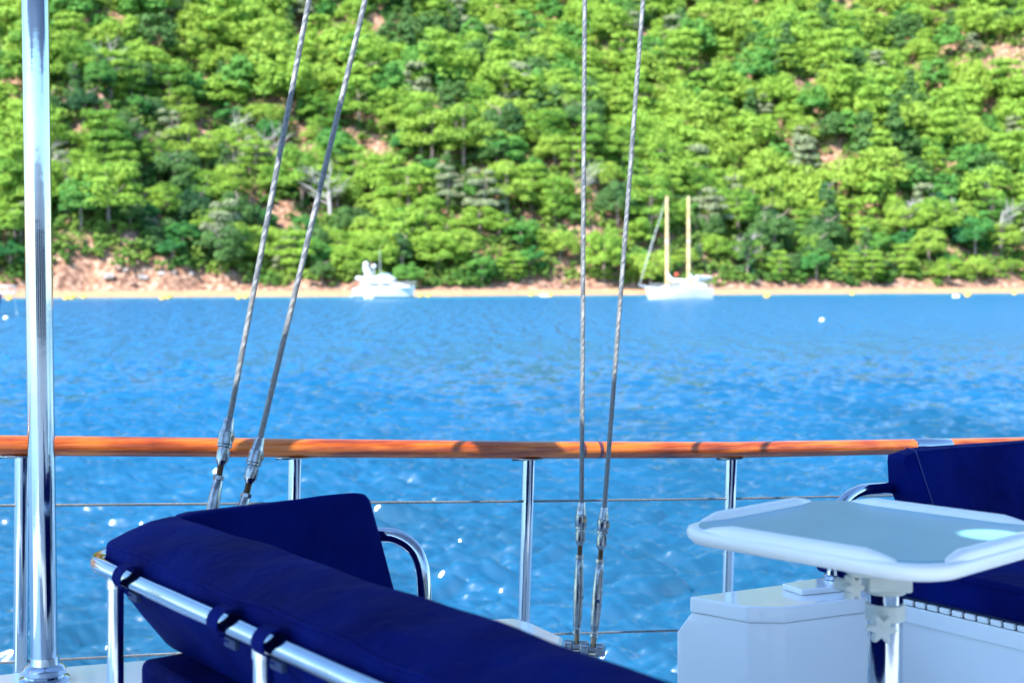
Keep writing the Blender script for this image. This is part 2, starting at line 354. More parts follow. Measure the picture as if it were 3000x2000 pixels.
def trunk_mb(seed,h,r,spread,dead=False):
    q=random.Random(seed); mb=MB(); lx,ly=q.uniform(-.8,.8),q.uniform(-.8,.8)
    pts=[Vector((lx*k*k,ly*k*k,h*k-.6*(k==0))) for k in (0,.3,.6,.85,1)]
    mb.tube(pts,[r,r*.8,r*.6,r*.4,r*.2],7)
    for i in range(14 if dead else 6):
        k=q.uniform(.35,.95); a=q.uniform(0,6.28); p=Vector((lx*k*k,ly*k*k,h*k)); e=p+Vector((math.cos(a)*spread*q.uniform(.5,1),math.sin(a)*spread*q.uniform(.5,1),h*q.uniform(.05,.28)))
        mid=(p+e)/2+Vector((0,0,-.2)); mb.tube([p,mid,e],[r*.38,r*.25,r*.1],5)
        if dead:
            for j in range(4):
                e2=e+Vector((q.uniform(-1,1),q.uniform(-1,1),q.uniform(-.2,1)))*spread*.5; mb.tube([mid.lerp(e,q.random()),e2],[r*.18,r*.06],4)
    return mb
KINDS=[ # adjective, width, crown height, z0, clumps, shape, trunk h, material
 ('broad bright pine',8.8,8.0,1.0,46,'dome',7.2,'pine'),
 ('rounded emerald pine',7.2,7.2,.6,40,'dome',6,'emerald'),
 ('tall narrow dark pine',5.4,9.6,.8,36,'cone',9.5,'darkpine'),
 ('loose layered pine',8.0,8.8,1.2,40,'layer',9,'pine'),
 ('low yellow green pine',9.0,6.2,.5,42,'dome',4.8,'yellowpine'),
 ('pale grey green pine',6.6,7.0,1.4,30,'layer',7.6,'greygreen'),
 ('broad yellow green pine',8.4,8.6,1.0,46,'dome',8,'yellowpine'),
 ('dark bushy pine',7.4,6.4,.2,40,'dome',6,'darkpine'),
]
protos=[]
for i,(nm,wd,ht,z0,ncl,shp,th,mt) in enumerate(KINDS):
    root=empty('pine_tree'); V,Fq=crown_np(40+i,wd,ht,z0,ncl,6400,.145,shape=shp)
    npmesh('crown',V,Fq,M[mt],root); trunk_mb(60+i,th,.26,wd*.33).build('trunk',M['bark'],root)
    protos.append(root)
drt=empty('dead_tree'); trunk_mb(77,8.5,.3,3.4,True).build('trunk',M['deadwood'],drt)
DEAD=len(KINDS); protos.append(drt); KINDS.append(('bare grey dead tree',7,0,0,0,'dead',8,'deadwood'))

# clearings of bare earth seen between the trees (photo pixels on the slope)
CLR=[(905,470,55),(1060,520,40),(845,640,60),(2430,460,60),(2440,500,45),(2950,470,45),(560,560,22),(2960,190,35),(2925,150,30),(480,410,20),(2160,500,18),(2975,590,30),(2180,720,26),(780,720,26),(1100,440,22),(2760,740,20),(2500,640,22),(960,700,34),(470,545,26),(335,40,16),(2985,60,30),(2250,590,22),(1735,610,16)]
cands=[]
sp=6.3; rs=np.random.RandomState(5)
for gy in np.arange(11,205,sp*.95):
    for gx in np.arange(-215,216,sp):
        x=gx+rs.uniform(-.45,.45)*sp; t=gy+rs.uniform(-.45,.45)*sp; y=float(shore(x))+t; z=float(ground(x,y))
        px=1500+x/y*F; py=HZ+(CAMZ-z)/y*F; r_=rs.rand(); s=.80+.85*rs.rand()**1.5; kind=rs.randint(0,100); rot=rs.rand()*6.28
        pyc=py-5*F/y
        if any((px-a)**2+(1.3*(py-18-b))**2<(c+14)**2 for a,b,c in CLR): continue
        if t<12.5 and -86<x<-50 and r_<.8: continue
        if t<15 and r_<.35: continue
        if abs(x)/y>.60: continue
        dens=float(fbm(x*1.7+40,y*1.7)); 
        if t>40 and dens<-.6 and r_<.3: continue
        inf=-60<px<3060 and -40<py<2000
        kind=min(99,max(0,kind+int(30*fbm(x*1.1+7,y*1.1)))); k=7 if kind<10 else 2 if kind<18 else 1 if kind<36 else 0 if kind<56 else 3 if kind<70 else 5 if kind<75 else 6 if kind<88 else 4 if kind<97 else DEAD
        cands.append(dict(x=x,y=y,z=z,px=px,py=pyc,s=s*(.82 if t<16 else 1),k=k,rot=rot,inf=inf,t=t))
vis=sorted([c for c in cands if c['inf'] and c['py']>-30 and 0<c['px']<3000],key=lambda c:c['y']-.0*c['s'])
ind=vis[:300]; ids=set(id(c) for c in ind)
# a few trees the photo singles out
def zone(px):
    for lim,s in ((60,'left of the steel pole'),(150,'behind the steel pole'),(600,'right of the steel pole'),(1000,'behind the two leaning stays'),(1300,'above the motor yacht'),(1680,'left of the upright stays'),(1880,'behind the upright stays'),(2100,'above the two-masted yacht'),(2600,'right of the two-masted yacht')):
        if px<lim: return s
    return 'above the right backrest'
def band(py):
    for lim,s in ((150,'at the top edge'),(320,'high on the slope'),(480,'halfway up the slope'),(640,'low on the slope')):
        if py<lim: return s
    return 'just behind the beach'
ORD=['leftmost','second','third','fourth','fifth','sixth','seventh','eighth','ninth','tenth','eleventh','twelfth','thirteenth','fourteenth','fifteenth','sixteenth']
groups={}
for c in ind: groups.setdefault((c['k'],zone(c['px']),band(c['py'])),[]).append(c)
for (k,zn,bd),lst in groups.items():
    lst.sort(key=lambda c:c['px'])
    for i,c in enumerate(lst):
        nm=KINDS[k][0]
        if len(lst)==1: c['label']=f'{nm} {bd}, {zn}'
        elif i==0: c['label']=f'leftmost {nm} {bd}, {zn}'
        else: c['label']=f'{ORD[min(i,15)]} {nm} from left, {bd}, {zn}'
used=set()
for c in ind:
    k=c['k']; pr=protos[k]
    if k not in used: used.add(k); o=pr
    else:
        o=pr.copy(); COL.objects.link(o)
        for ch in pr.children:
            d=ch.copy(); COL.objects.link(d); d.parent=o
    o.location=(c['x'],c['y'],c['z']); o.rotation_euler=(0,0,c['rot']); o.scale=(c['s'],c['s'],c['s']*(.9+.2*math.sin(c['rot']*7)))
    tag(o,c['label'],'tree',('dead trees' if k==DEAD else 'pine trees')+' on the hillside')
for k,pr in enumerate(protos):
    if k not in used:
        for ch in list(pr.children): bpy.data.objects.remove(ch)
        bpy.data.objects.remove(pr)
# the rest of the wood as one mass
low=[crown_np(90+i,KINDS[i][1],KINDS[i][2],KINDS[i][3],KINDS[i][4],2600,.22,shape=KINDS[i][5]) for i in range(DEAD)]
VV=[];FF=[];MI=[];off=0
MN=['pine','emerald','darkpine','yellowpine','greygreen']
for c in cands:
    if id(c) in ids or c['k']==DEAD: continue
    V,Fq=low[c['k']]; ca,sa=math.cos(c['rot']),math.sin(c['rot']); s=c['s']*1.05
    Q=np.empty_like(V); Q[:,0]=(V[:,0]*ca-V[:,1]*sa)*s+c['x']; Q[:,1]=(V[:,0]*sa+V[:,1]*ca)*s+c['y']; Q[:,2]=V[:,2]*s+c['z']
    if not c['inf']: 
        sel=np.arange(0,len(Fq),4); Fq=Fq[sel]; Q=Q[Fq.ravel()].reshape(-1,4,3); ctr=Q.mean(1,keepdims=True); Q=(ctr+(Q-ctr)*1.9).reshape(-1,3); Fq=np.arange(len(Q)).reshape(-1,4)
    VV.append(Q);FF.append(Fq+off);off+=len(Q); MI.append(np.full(len(Fq),MN.index(KINDS[c['k']][7]),dtype=np.int32))
wo=npmesh('woodland',np.vstack(VV),np.vstack(FF),M['pine'])
for q in MN[1:]: wo.data.materials.append(M[q])
wo.data.polygons.foreach_set('material_index',np.concatenate(MI))
tag(wo,'dense pine wood covering the upper hillside','woodland',kind='stuff')
# undergrowth
VV=[];FF=[];off=0; rs=np.random.RandomState(21)
lowb=[crown_np(120+i,3.2,2.6,-.3,8,170,.22,shape='dome') for i in range(4)]
for i in range(11000):
    x=rs.uniform(-170,200); t=10+130*rs.rand()**1.35; y=float(shore(x))+t
    px=1500+x/y*F
    if px<-80 or px>3080: continue
    z=float(ground(x,y)); py=HZ+(CAMZ-z)/y*F
    if py<-30: continue
    if any((px-a)**2+(py-b)**2<(c*.8)**2 for a,b,c in CLR) and rs.rand()<.8: continue
    if t<11.5 and -84<x<-52: continue
    if t<11.5 and rs.rand()<.3: continue
    V,Fq=lowb[i%4]; s=.5+.8*rs.rand(); a=rs.rand()*6.28; ca,sa=math.cos(a),math.sin(a)
    Q=np.empty_like(V); Q[:,0]=(V[:,0]*ca-V[:,1]*sa)*s+x; Q[:,1]=(V[:,0]*sa+V[:,1]*ca)*s+y; Q[:,2]=V[:,2]*s+z-.15
    VV.append(Q);FF.append(Fq+off);off+=len(Q)
tag(npmesh('undergrowth',np.vstack(VV),np.vstack(FF),M['shrub']),'low yellow green scrub between the pines','undergrowth',kind='stuff')

# a bright green bush and pale dead trees the photo singles out
def bush(px,D_t,wd,label,mat='lime'):
    X=(px-1500)/F*285
    for _ in range(6): y=float(shore(X))+D_t; X=(px-1500)/F*y
    z=float(ground(X,y)); e=empty('bush',(X,y,z)); V,Fq=crown_np(int(px),wd,wd*1.0,-.3,14,2200,.17,flat=.8,shape='dome'); o=npmesh('crown',V,Fq,M[mat],e); 
    tb=trunk_mb(int(px),wd*.8,.12,wd*.25).build('trunk',M['bark'],e); tb.location=(0,0,0); tag(e,label,'bush')
bush(2558,10.5,4.6,'round bright green bush at the beach, right of the two-masted yacht')
bush(1520,13,5.5,'vivid green bush above the red bank, left of the upright stays')
def deadtree(px,py,s,label,seed):
    p=pix2ground(px,py)
    e=empty('dead_tree',p); mb=trunk_mb(seed,8*s,.34*s,3.2*s,True); o=mb.build('trunk',M['deadwood'],e); o.location=(0,0,0)
    tag(e,label,'dead tree','dead trees on the hillside')
deadtree(2650,700,1.0,'pale dead tree with drooping boughs, left of the right-hand one',5)
deadtree(2900,640,1.0,'whitish dead tree with a feathery crown near the right edge',6)
deadtree(2195,800,.9,'grey leafless tree near the beach right of the two-masted yacht',8)
# fallen trunk and pale slab
a=pix2ground(925,690); b=pix2ground(1015,752)
mb=MB(); mb.tube([a+Vector((0,-1,1.2)),(a+b)/2+Vector((0,-1,1.1)),b+Vector((0,-1,.5))],[.22,.3,.36],8)
tag(mb.build('fallen_trunk',M['deadwood']),'pale fallen tree trunk lying down the slope above the motor yacht','fallen tree')
# rocks on the bank
def rock(px,dt,s,label,seed,pale=False):
    X=(px-1500)/F*270
    for _ in range(6): y=float(shore(X))+dt; X=(px-1500)/F*y
    q=random.Random(seed); bm=bmesh.new(); bmesh.ops.create_icosphere(bm,subdivisions=2,radius=s)
    for v in bm.verts: v.co*=q.uniform(.72,1.2); v.co.z*=.75; v.co.x*=1.15
    me=bpy.data.meshes.new('rock'); bm.to_mesh(me); bm.free(); me.materials.append(M['rock_pale'] if pale else M['rock'])
    o=bpy.data.objects.new('rock',me); COL.objects.link(o); o.location=(X,y,float(ground(X,y))+.1); tag(o,label,'rock','rocks along the shore')
M['rock_pale']=simple('pale_rock',(.30,.26,.24),.9,nscale=1.2,namt=.3)
qq=random.Random(4)
rx=sorted([300+i*24+qq.uniform(-9,9) for i in range(12)])
for i,px in enumerate(rx):
    rock(px,qq.uniform(8.0,12.5),qq.uniform(.4,.95),f'{ORD[i]} {"pale" if i%2 else "brown"} rock{" from left" if i else ""} at the cliff foot right of the steel pole',i,i%2)
rx=sorted([1530,1590,1640,1850,2330,2420,2480,2640,2800,2860,2930])
for i,px in enumerate(rx):
    rock(px,qq.uniform(7.5,10),qq.uniform(.45,.9),f'{ORD[i]} small shore rock{" from left" if i else ""} among those along the right-hand beach',30+i,False)

# ------------------------------------------------------------------ boats and buoys
def hull_mb(Ln,beam,fb,bowrise=.4,transom=.8,draft=.3,n=26):
    """bow toward +X, waterline z=0"""
    mb=MB(); rings=[]; k=9
    for i in range(n+1):
        u=i/n; wdt=beam/2*(transom+(1-transom)*min(1,u/.35) if u<.35 else 1)*(1-max(0,(u-.45)/.55)**2.3)
        wdt=max(wdt,.02); top=fb+bowrise*u**2; ring=[]
        for j in range(k):
            v=j/(k-1); z=-draft+(top+draft)*v; ww=wdt*(.55+.45*v**.6); xo=(u-.5)*Ln+ (max(0,u-.7)/.3)*(v-1)*Ln*.05
            ring.append((xo,-ww,z))
        ring+= [(a,-b,c) for a,b,c in reversed(ring)]
        rings.append(ring)
    K=2*k; vs=[p for r in rings for p in r]; fs=[(i*K+j,i*K+(j+1)%K,(i+1)*K+(j+1)%K,(i+1)*K+j) for i in range(n) for j in range(K)]
    fs+=[tuple(range(K)),tuple(n*K+j for j in range(K))]; mb.add(vs,fs); return mb
def prof(mb,pts,y0,y1,inset=0):  # side profile (x,z) extruded across the beam
    n=len(pts); cx=sum(p[0] for p in pts)/n; cz=sum(p[1] for p in pts)/n
    vs=[(x,y0,z) for x,z in pts]+[(x,y1,z) for x,z in pts]
    mb.add(vs,[tuple(range(n)),tuple(range(2*n-1,n-1,-1))]+[(i,(i+1)%n,n+(i+1)%n,n+i) for i in range(n)])
    return mb
# motor yacht
D=243; P=W(1127,0,D); my=empty('motor_yacht',(P.x,D,0),math.radians(-6))
sc=F/D
def build(mb,name,mat,par,**k):
    o=mb.build(name,mat,None,**k); o.parent=par; return o
h=build(hull_mb(10.6,3.5,1.75,.35,.85),'hull',M['boat_white'],my)
mb=MB(); prof(mb,[(-5.15,-.1),(4.3,-.1),(4.55,.32),(-5.15,.32)],-1.38,1.38); 
build(hull_mb(10.35,3.42,.35,.0,.85,.35),'boot_stripe',M['boat_grey'],my).location=(0,0,0.0)
mb=MB(); prof(mb,[(-4.0,1.75),(-3.9,2.5),(.6,2.75),(1.6,2.65),(4.6,1.95),(4.6,1.75)],-1.35,1.35); dh=build(mb,'deckhouse',M['boat_white'],my,bevel=.12)
for x0,x1,xa,xb in ((-2.6,-.6,-2.5,-.6),(-.35,1.9,-.35,1.0)):
    mb=MB(); prof(mb,[(x0,2.05),(x1,2.05),(xb,2.5),(xa,2.5)],-1.385,1.385); o=build(mb,'window',M['dark_glass'],dh)
mb=MB(); prof(mb,[(-4.9,3.05),(-4.7,3.5),(-2.8,3.35),(-.2,3.75),(1.0,3.65),(1.9,3.1),(1.7,2.85),(-2.5,2.8),(-3.9,2.85)],-1.3,1.3); build(mb,'flybridge',M['boat_white'],my,bevel=.12)
mb=MB(); prof(mb,[(-.9,3.7),(-.5,4.0),(.6,3.95),(1.3,3.55),(1.1,3.5),(.4,3.75)],-1.0,1.0); build(mb,'windscreen',M['boat_grey'],my,bevel=.03)
mb=MB()
for y in (-1.2,1.05): prof(mb,[(-3.1,3.2),(-1.9,3.4),(-2.6,4.7),(-3.1,5.0),(-3.6,4.9)],y,y+.16)
mb.box((-3.1,0,4.75),(.8,2.4,.2)); ar=build(mb,'radar_arch',M['boat_white'],my,bevel=.05)
mb=MB(); mb.ball((-3.15,-.5,5.25),.50,16,(1,1,1.05)); build(mb,'radar_dome',M['boat_white'],my)
mb=MB(); mb.ball((-1.9,.3,5.0),.42,16,(1,1,.9)); mb.lathe((-1.9,.3,3.9),(0,0,1),[(0,.08),(.8,.08)],8); build(mb,'radar_dome',M['boat_white'],my)
mb=MB(); mb.tube([(-.9,.6,3.6),(-1.0,.6,7.6)],[.05,.03],6); build(mb,'antenna',M['boat_white'],my)
mb=MB()
for i in range(8):
    x=1.2+i*.55; z=1.95+.12*(i/8)
    yy=1.5*(1-(i/8)**2*.75)
    for s in (-1,1): mb.tube([(x,s*yy,z-.1),(x+.05,s*yy,z+.75)],.03,5)
pts=[(1.2+i*.55,-1.5*(1-(i/8)**2*.75),2.72+.015*i) for i in range(9)]; mb.tube(pts,.03,5); mb.tube([(a,-b,c) for a,b,c in pts],.03,5); mb.tube([pts[-1],(pts[-1][0]+.1,0,2.84),(pts[-1][0],-pts[-1][1],2.84)],.03,5)
build(mb,'bow_rail',M['boat_white'],my)
mb=MB(); mb.box((-5.5,0,.35),(.75,2.8,.18)); build(mb,'swim_platform',M['boat_white'],my,bevel=.04)
for ch in my.children:
    if ch.name.split('.')[0] in ('flybridge','windscreen','radar_arch','radar_dome','antenna','deckhouse'): ch.location.z=-.22; ch.scale.z=1.13
tag(my,'white motor yacht with radar domes anchored off the sandy beach','motor yacht')

# two-masted sailing yacht (bow to the left)
D=236; P=W(1988,0,D); sy=empty('sailing_yacht',(P.x,D,0),math.radians(180+7))
build(hull_mb(11.2,3.4,1.75,.30,.7),'hull',M['boat_white'],sy)
mb=MB(); prof(mb,[(-4.6,1.7),(-4.4,2.5),(-3.2,2.75),(-2.5,2.3),(2.6,2.15),(3.4,1.7)],-1.0,1.0); dh=build(mb,'deckhouse',M['boat_white'],sy,bevel=.1)
mb=MB(); prof(mb,[(-2.2,1.95),(2.2,1.9),(2.1,2.08),(-2.2,2.15)],-1.03,1.03); build(mb,'window',M['dark_glass'],dh)
for mx_,nm in ((1.95,'m'),(-1.7,'m')):
    mb=MB(); mb.tube([(mx_,0,1.7),(mx_,0,10),(mx_,0,17.0)],[.30,.28,.22],10); mo=build(mb,'mast',M['mast'],sy)
    mb=MB(); mb.lathe((mx_,0,9.4),(0,0,1),[(0,.30),(.25,.30)],10); mb.box((mx_,0,12.9),(.08,1.9,.08)); build(mb,'spreader',M['boat_white'],mo)
    mb=MB(); mb.tube([(mx_+.1,0,4.6),(mx_-.35,0,3.6),(mx_-.9,0,3.05),(mx_-3.1,0,2.95 if mx_>0 else 3.4),(mx_-3.6,0,3.0 if mx_>0 else 3.55)],[.16,.30,.36,.30,.15],10); build(mb,'furled_sail',M['sail'],sy)
    mb=MB(); mb.tube([(mx_,0,2.75),(mx_-3.8,0,2.75 if mx_>0 else 3.15)],.09,8); build(mb,'boom',M['mast'],sy)
mb=MB(); mb.tube([(5.3,0,2.0),(6.7,0,2.25)],[.14,.08],8); build(mb,'bowsprit',M['boat_white'],sy)
mb=MB(); mb.tube([(6.6,0,2.3),(4.7,0,8.6),(2.1,0,16.6)],[.03,.055,.02],8); build(mb,'furled_jib',M['sail'],sy)
mb=MB()
for A,B in (((2,0,16.9),(-1.7,0,16.9)),((-1.7,0,16.9),(-5.5,0,2.2)),((1.95,0,16.5),(1.6,1.6,1.8)),((1.95,0,16.5),(1.6,-1.6,1.8)),((-1.7,0,16.5),(-2.1,1.6,1.8)),((-1.7,0,16.5),(-2.1,-1.6,1.8))): mb.tube([A,B],.018,4)
build(mb,'rigging',M['wire'],sy)
mb=MB()
for i in range(12):
    x=-5.3+i*.92; yy=1.45*(1-(max(0,x)/6)**2*.8)
    for s in (-1,1): mb.tube([(x,s*yy,1.75),(x,s*yy,2.45)],.025,5)
for s in (-1,1): mb.tube([(-5.3+i*.92,s*1.45*(1-(max(0,-5.3+i*.92)/6)**2*.8),2.45) for i in range(12)],.025,5)
build(mb,'guard_rail',M['boat_white'],sy)
mb=MB(); prof(mb,[(-2.9,3.1),(-3.0,3.9),(-5.3,3.75),(-5.6,3.55),(-5.3,3.6),(-3.1,3.7)],-1.1,1.1); build(mb,'bimini',M['sail'],sy)
mb=MB()
for x in (-3.0,-5.3):
    for s in (-1,1): mb.tube([(x,s*1.1,1.8),(x,s*1.1,3.7)],.03,5)
build(mb,'bimini_frame',M['wire'],sy)
mb=MB(); mb.ball((.1,-1.2,4.0),.38,12); build(mb,'fender',M['red'],sy)
tag(sy,'white two-masted sailing yacht with wooden masts and furled sails off the beach','sailing yacht')

# blue boat cut by the left edge
D=142; P=W(10,0,D); bb=empty('blue_boat',(P.x-5.6,D,0),0)
build(hull_mb(11,3.4,1.9,.2,.8),'hull',M['boat_blue'],bb)
mb=MB(); mb.box((3.9,0,2.2),(5.0,2.6,.14)); mb.box((5.9,0,2.2),(1.7,.6,.10)); build(mb,'bow_platform',M['boat_white'],bb,bevel=.03)
mb=MB(); 
for x in (4.2,5.2,6.0,6.7):
    for s in (-.35,.35): mb.tube([(x,s,2.2),(x,s,2.9)],.025,5)
for s in (-.35,.35): mb.tube([(3.6,s,2.9),(6.75,s,2.9)],.03,5); 
mb.tube([(6.75,-.35,2.9),(6.75,.35,2.9)],.03,5); build(mb,'bow_rail',M['boat_white'],bb)
mb=MB(); mb.tube([(6.6,0,2.2),(7.05,-.2,-.1)],.03,5); build(mb,'anchor_line',M['boat_white'],bb)
mb=MB()
for x in (5.2,): mb.ball((x,-1.4,.35),.3,12)
build(mb,'fender',M['buoy_white'],bb)
tag(bb,'dark blue boat with white bow platform cut by the left edge','boat')

BU=[(27,876,'beside the blue boat',0),(193,875,'left of a touching pair right of the steel pole',0),(212,873,'larger of the pair right of the steel pole',0),(246,871,'alone, third right of the steel pole',0),(476,875,'left one of the pair below the pale cliff',0),(494,872,'right one of the pair below the pale cliff',0),(700,873,'left of the first leaning stay',0),(719,871,'touching the first leaning stay',0),(1073,872,'leftmost before the motor yacht hull',1),(1088,872,'middle before the motor yacht hull',1),(1107,869,'rightmost before the motor yacht hull',0),(1232,867,'just right of the motor yacht bow',0),(1256,867,'further right of the motor yacht bow',0),(1556,864,'leftmost of the group left of the upright stays',0),(1588,866,'second of the group left of the upright stays',1),(1600,866,'third of the group left of the upright stays',1),(1613,866,'rightmost of the group left of the upright stays',0),(2247,869,'alone right of the two-masted yacht',0),(2497,861,'small, far, touching the beach above the table',0),(2796,869,'left of the white pair near the right edge',1),(2806,869,'right of the white pair near the right edge',1),(2835,866,'right of the white pair near the right edge',0),(2972,860,'at the far right end of the beach',0),(2408,938,'nearer and alone on open water above the table',1),(17,932,'beside the blue hull at the left edge',1)]
for px,py,lb,wh in BU:
    D=CAMZ*F/(py+3-HZ); X=(px-1500)/F*D; D=min(D,float(shore(X))-1.5); X=(px-1500)/F*D
    r=.46 if not wh else .36
    if py>900: r=.22
    if px in (212,494,1107,2247,2835): r=.6
    mb=MB(); mb.ball((X,D,r*.45),r,16,(1,1,.85)); o=MB.build(mb,'buoy',M['buoy_white' if wh else 'buoy_yellow'])
    tag(o,('white' if wh else 'yellow')+' buoy '+lb,'buoy','buoys off the beach')

# ------------------------------------------------------------------ our own yacht: deck and hull side
RD=Vector((.681,.319,0)).normalized(); RN=Vector((-RD.y,RD.x,0))      # along the rail, outboard
def RL(i,drop,o=0): p=Vector((-1.309+.681*i,3.8+.319*i,CAMZ-drop)); return p+RN*o
M['wood']=wood(RD)
mb=MB()
dk=[RL(-6,0,.06),RL(9,0,.06),RL(9,0,-6.2),RL(-6,0,-6.2)]
mb.prism([(p.x,p.y) for p in dk],CAMZ-1.50,CAMZ-1.46)
deck=mb.build('deck',M['white'],None); tag(deck,kind='structure')
mb=MB(); hp=[RL(-6,0,.05),RL(9,0,.05),RL(9,0,-6.19),RL(-6,0,-6.19)]; hb=[RL(-6,0,-.25),RL(9,0,-.25),RL(9,0,-5.9),RL(-6,0,-5.9)]
mb.prism([(p.x,p.y) for p in hb],-.5,CAMZ-1.503,[(p.x,p.y) for p in hp]); tag(mb.build('hull',M['white'],None),'white hull of the yacht whose deck holds the seats','hull')
mb=MB(); 
secs=[]
for i in range(-6,10):
    d=1.30+.04*i
    secs+= [RL(i,1.46,.055),RL(i,d,.045),RL(i,d,-.045),RL(i,1.46,-.055)]
n=16; fs=[(4*i+j,4*i+(j+1)%4,4*i+4+(j+1)%4,4*i+4+j) for i in range(n-1) for j in range(4)]+[(0,1,2,3),(4*n-1,4*n-2,4*n-3,4*n-4)]
mb.add(secs,fs); tag(mb.build('toe_rail',M['white'],None,bevel=.01),'low white toe rail along the deck edge under the stanchions','toe rail')

# ------------------------------------------------------------------ rope helper
def rope(mb,A,B,dia,strands=6,pitch=8.0,k=6,seg=10,hand=1):
    A=Vector(A);B=Vector(B);d=(B-A);Ln=d.length;d.normalize(); up=Vector((0,0,1)) if abs(d.z)<.9 else Vector((0,1,0)); u=d.cross(up).normalized(); v=d.cross(u)
    r=dia*.5; rs_=r*math.sin(math.pi/strands)/(1+math.sin(math.pi/strands))*1.12; R=r-rs_; n=max(4,int(Ln/(dia*pitch)*seg))
    for s in range(strands):
        pts=[]
        for i in range(n+1):
            a=hand*2*math.pi*(i/seg)+2*math.pi*s/strands; pts.append(A+d*(Ln*i/n)+(u*math.cos(a)+v*math.sin(a))*R)
        mb.tube(pts,rs_,k,False)
    mb.tube([A,B],R,8); return mb

# ------------------------------------------------------------------ guard rail
gr=empty('guard_rail',RL(1.5,1.36))
RDROP={-3:.30,-2:.36,-1:.41,0:.456,1:.501,2:.546,3:.585,4:.613,5:.64,6:.66,7:.68}
MID={-3:.47,-2:.52,-1:.57,0:.6155,1:.661,2:.706,3:.748,4:.786,5:.82,6:.85,7:.88}
def drp(t,i):
    a=math.floor(i); a=max(-3,min(6,a)); f=i-a; return t[a]*(1-f)+t[a+1]*f
def railpts(a,b,t,step=.25):
    n=max(1,int(round((b-a)/step))); return [RL(a+(b-a)*k/n,drp(t,a+(b-a)*k/n)) for k in range(n+1)]
mb=MB(); mb.tube(railpts(-3,7,RDROP),.0272,24); hr=mb.build('handrail',M['wood'],gr)
def i_of(px): u=px-1500; return (-1435-u)/(.084*u-746.7)
# dark joint rings, steel sleeve
for px in (1697,1748):
    i=i_of(px); mb=MB(); mb.lathe(RL(i,drp(RDROP,i)),RD,[(0,.0275),(.004,.0278),(.010,.0278),(.013,.0275)],24); o=mb.build('joint_ring',M['patina'],hr); o.location=(0,0,0)
ia,ib=i_of(2675),i_of(2780); A=RL(ia,drp(RDROP,ia)); B=RL(ib,drp(RDROP,ib)); mb=MB(); mb.lathe(A,B-A,[(0,.0274),(.004,.0292),((B-A).length-.004,.0292),((B-A).length,.0274)],24); o=mb.build('steel_sleeve',M['chrome'],hr); o.location=(0,0,0)
for i in range(-2,7):
    top=RL(i,drp(RDROP,i)+.026); bot=RL(i,1.31+.04*i)+RD*(-{0:.006,1:.018}.get(i,.028 if i>1 else .0))
    mb=MB(); mb.tube([bot,top],.0193,24); so=mb.build('stanchion',M['chrome'],gr)
    # leaf-shaped saddle plate beneath the rail
    mb=MB(); V=[];nn=14; c=RL(i,drp(RDROP,i)+.0275)
    for k in range(nn+1):
        u=-1+2*k/nn; hw=.019*(1-u*u)**.6+.002
        for s in (-1,0,1): V.append(c+RD*(u*.058)+RN*(s*hw)+Vector((0,0,(.004*abs(s))- .003*(1-u*u))))
    Fs=[(3*k+j,3*k+j+1,3*k+4+j,3*k+3+j) for k in range(nn) for j in (0,1)]
    V2=[v-Vector((0,0,.0035)) for v in V]; m0=len(V); Fs2=[tuple(q+m0 for q in reversed(f)) for f in Fs]
    side=[(3*k,3*k+3,3*k+3+m0,3*k+m0) for k in range(nn)]+[(3*k+2,3*k+2+m0,3*k+5+m0,3*k+5) for k in range(nn)]
    mb.add(V+V2,Fs+Fs2+side); o=mb.build('saddle_plate',M['steel'],so); o.location=(0,0,0)
    mb=MB(); mb.lathe(bot,(0,0,1),[(0,.045),(.006,.045),(.010,.024),(.03,.021)],24); o=mb.build('base_flange',M['chrome'],so); o.location=(0,0,0)
LOW={-3:.90,-2:.945,-1:.99,0:1.032,1:1.078,2:1.122,3:1.183,4:1.225,5:1.26,6:1.29,7:1.32}
for t in (MID,LOW):
    mb=MB()
    for k in range(-2,6): rope(mb,RL(k,t[k]),RL(k+1,t[k+1]),.0078,6,7,5,8)
    mb.build('lifeline',M['wire'],gr)
tag(gr,'varnished wooden handrail on polished steel stanchions with two wire lifelines','guard rail')

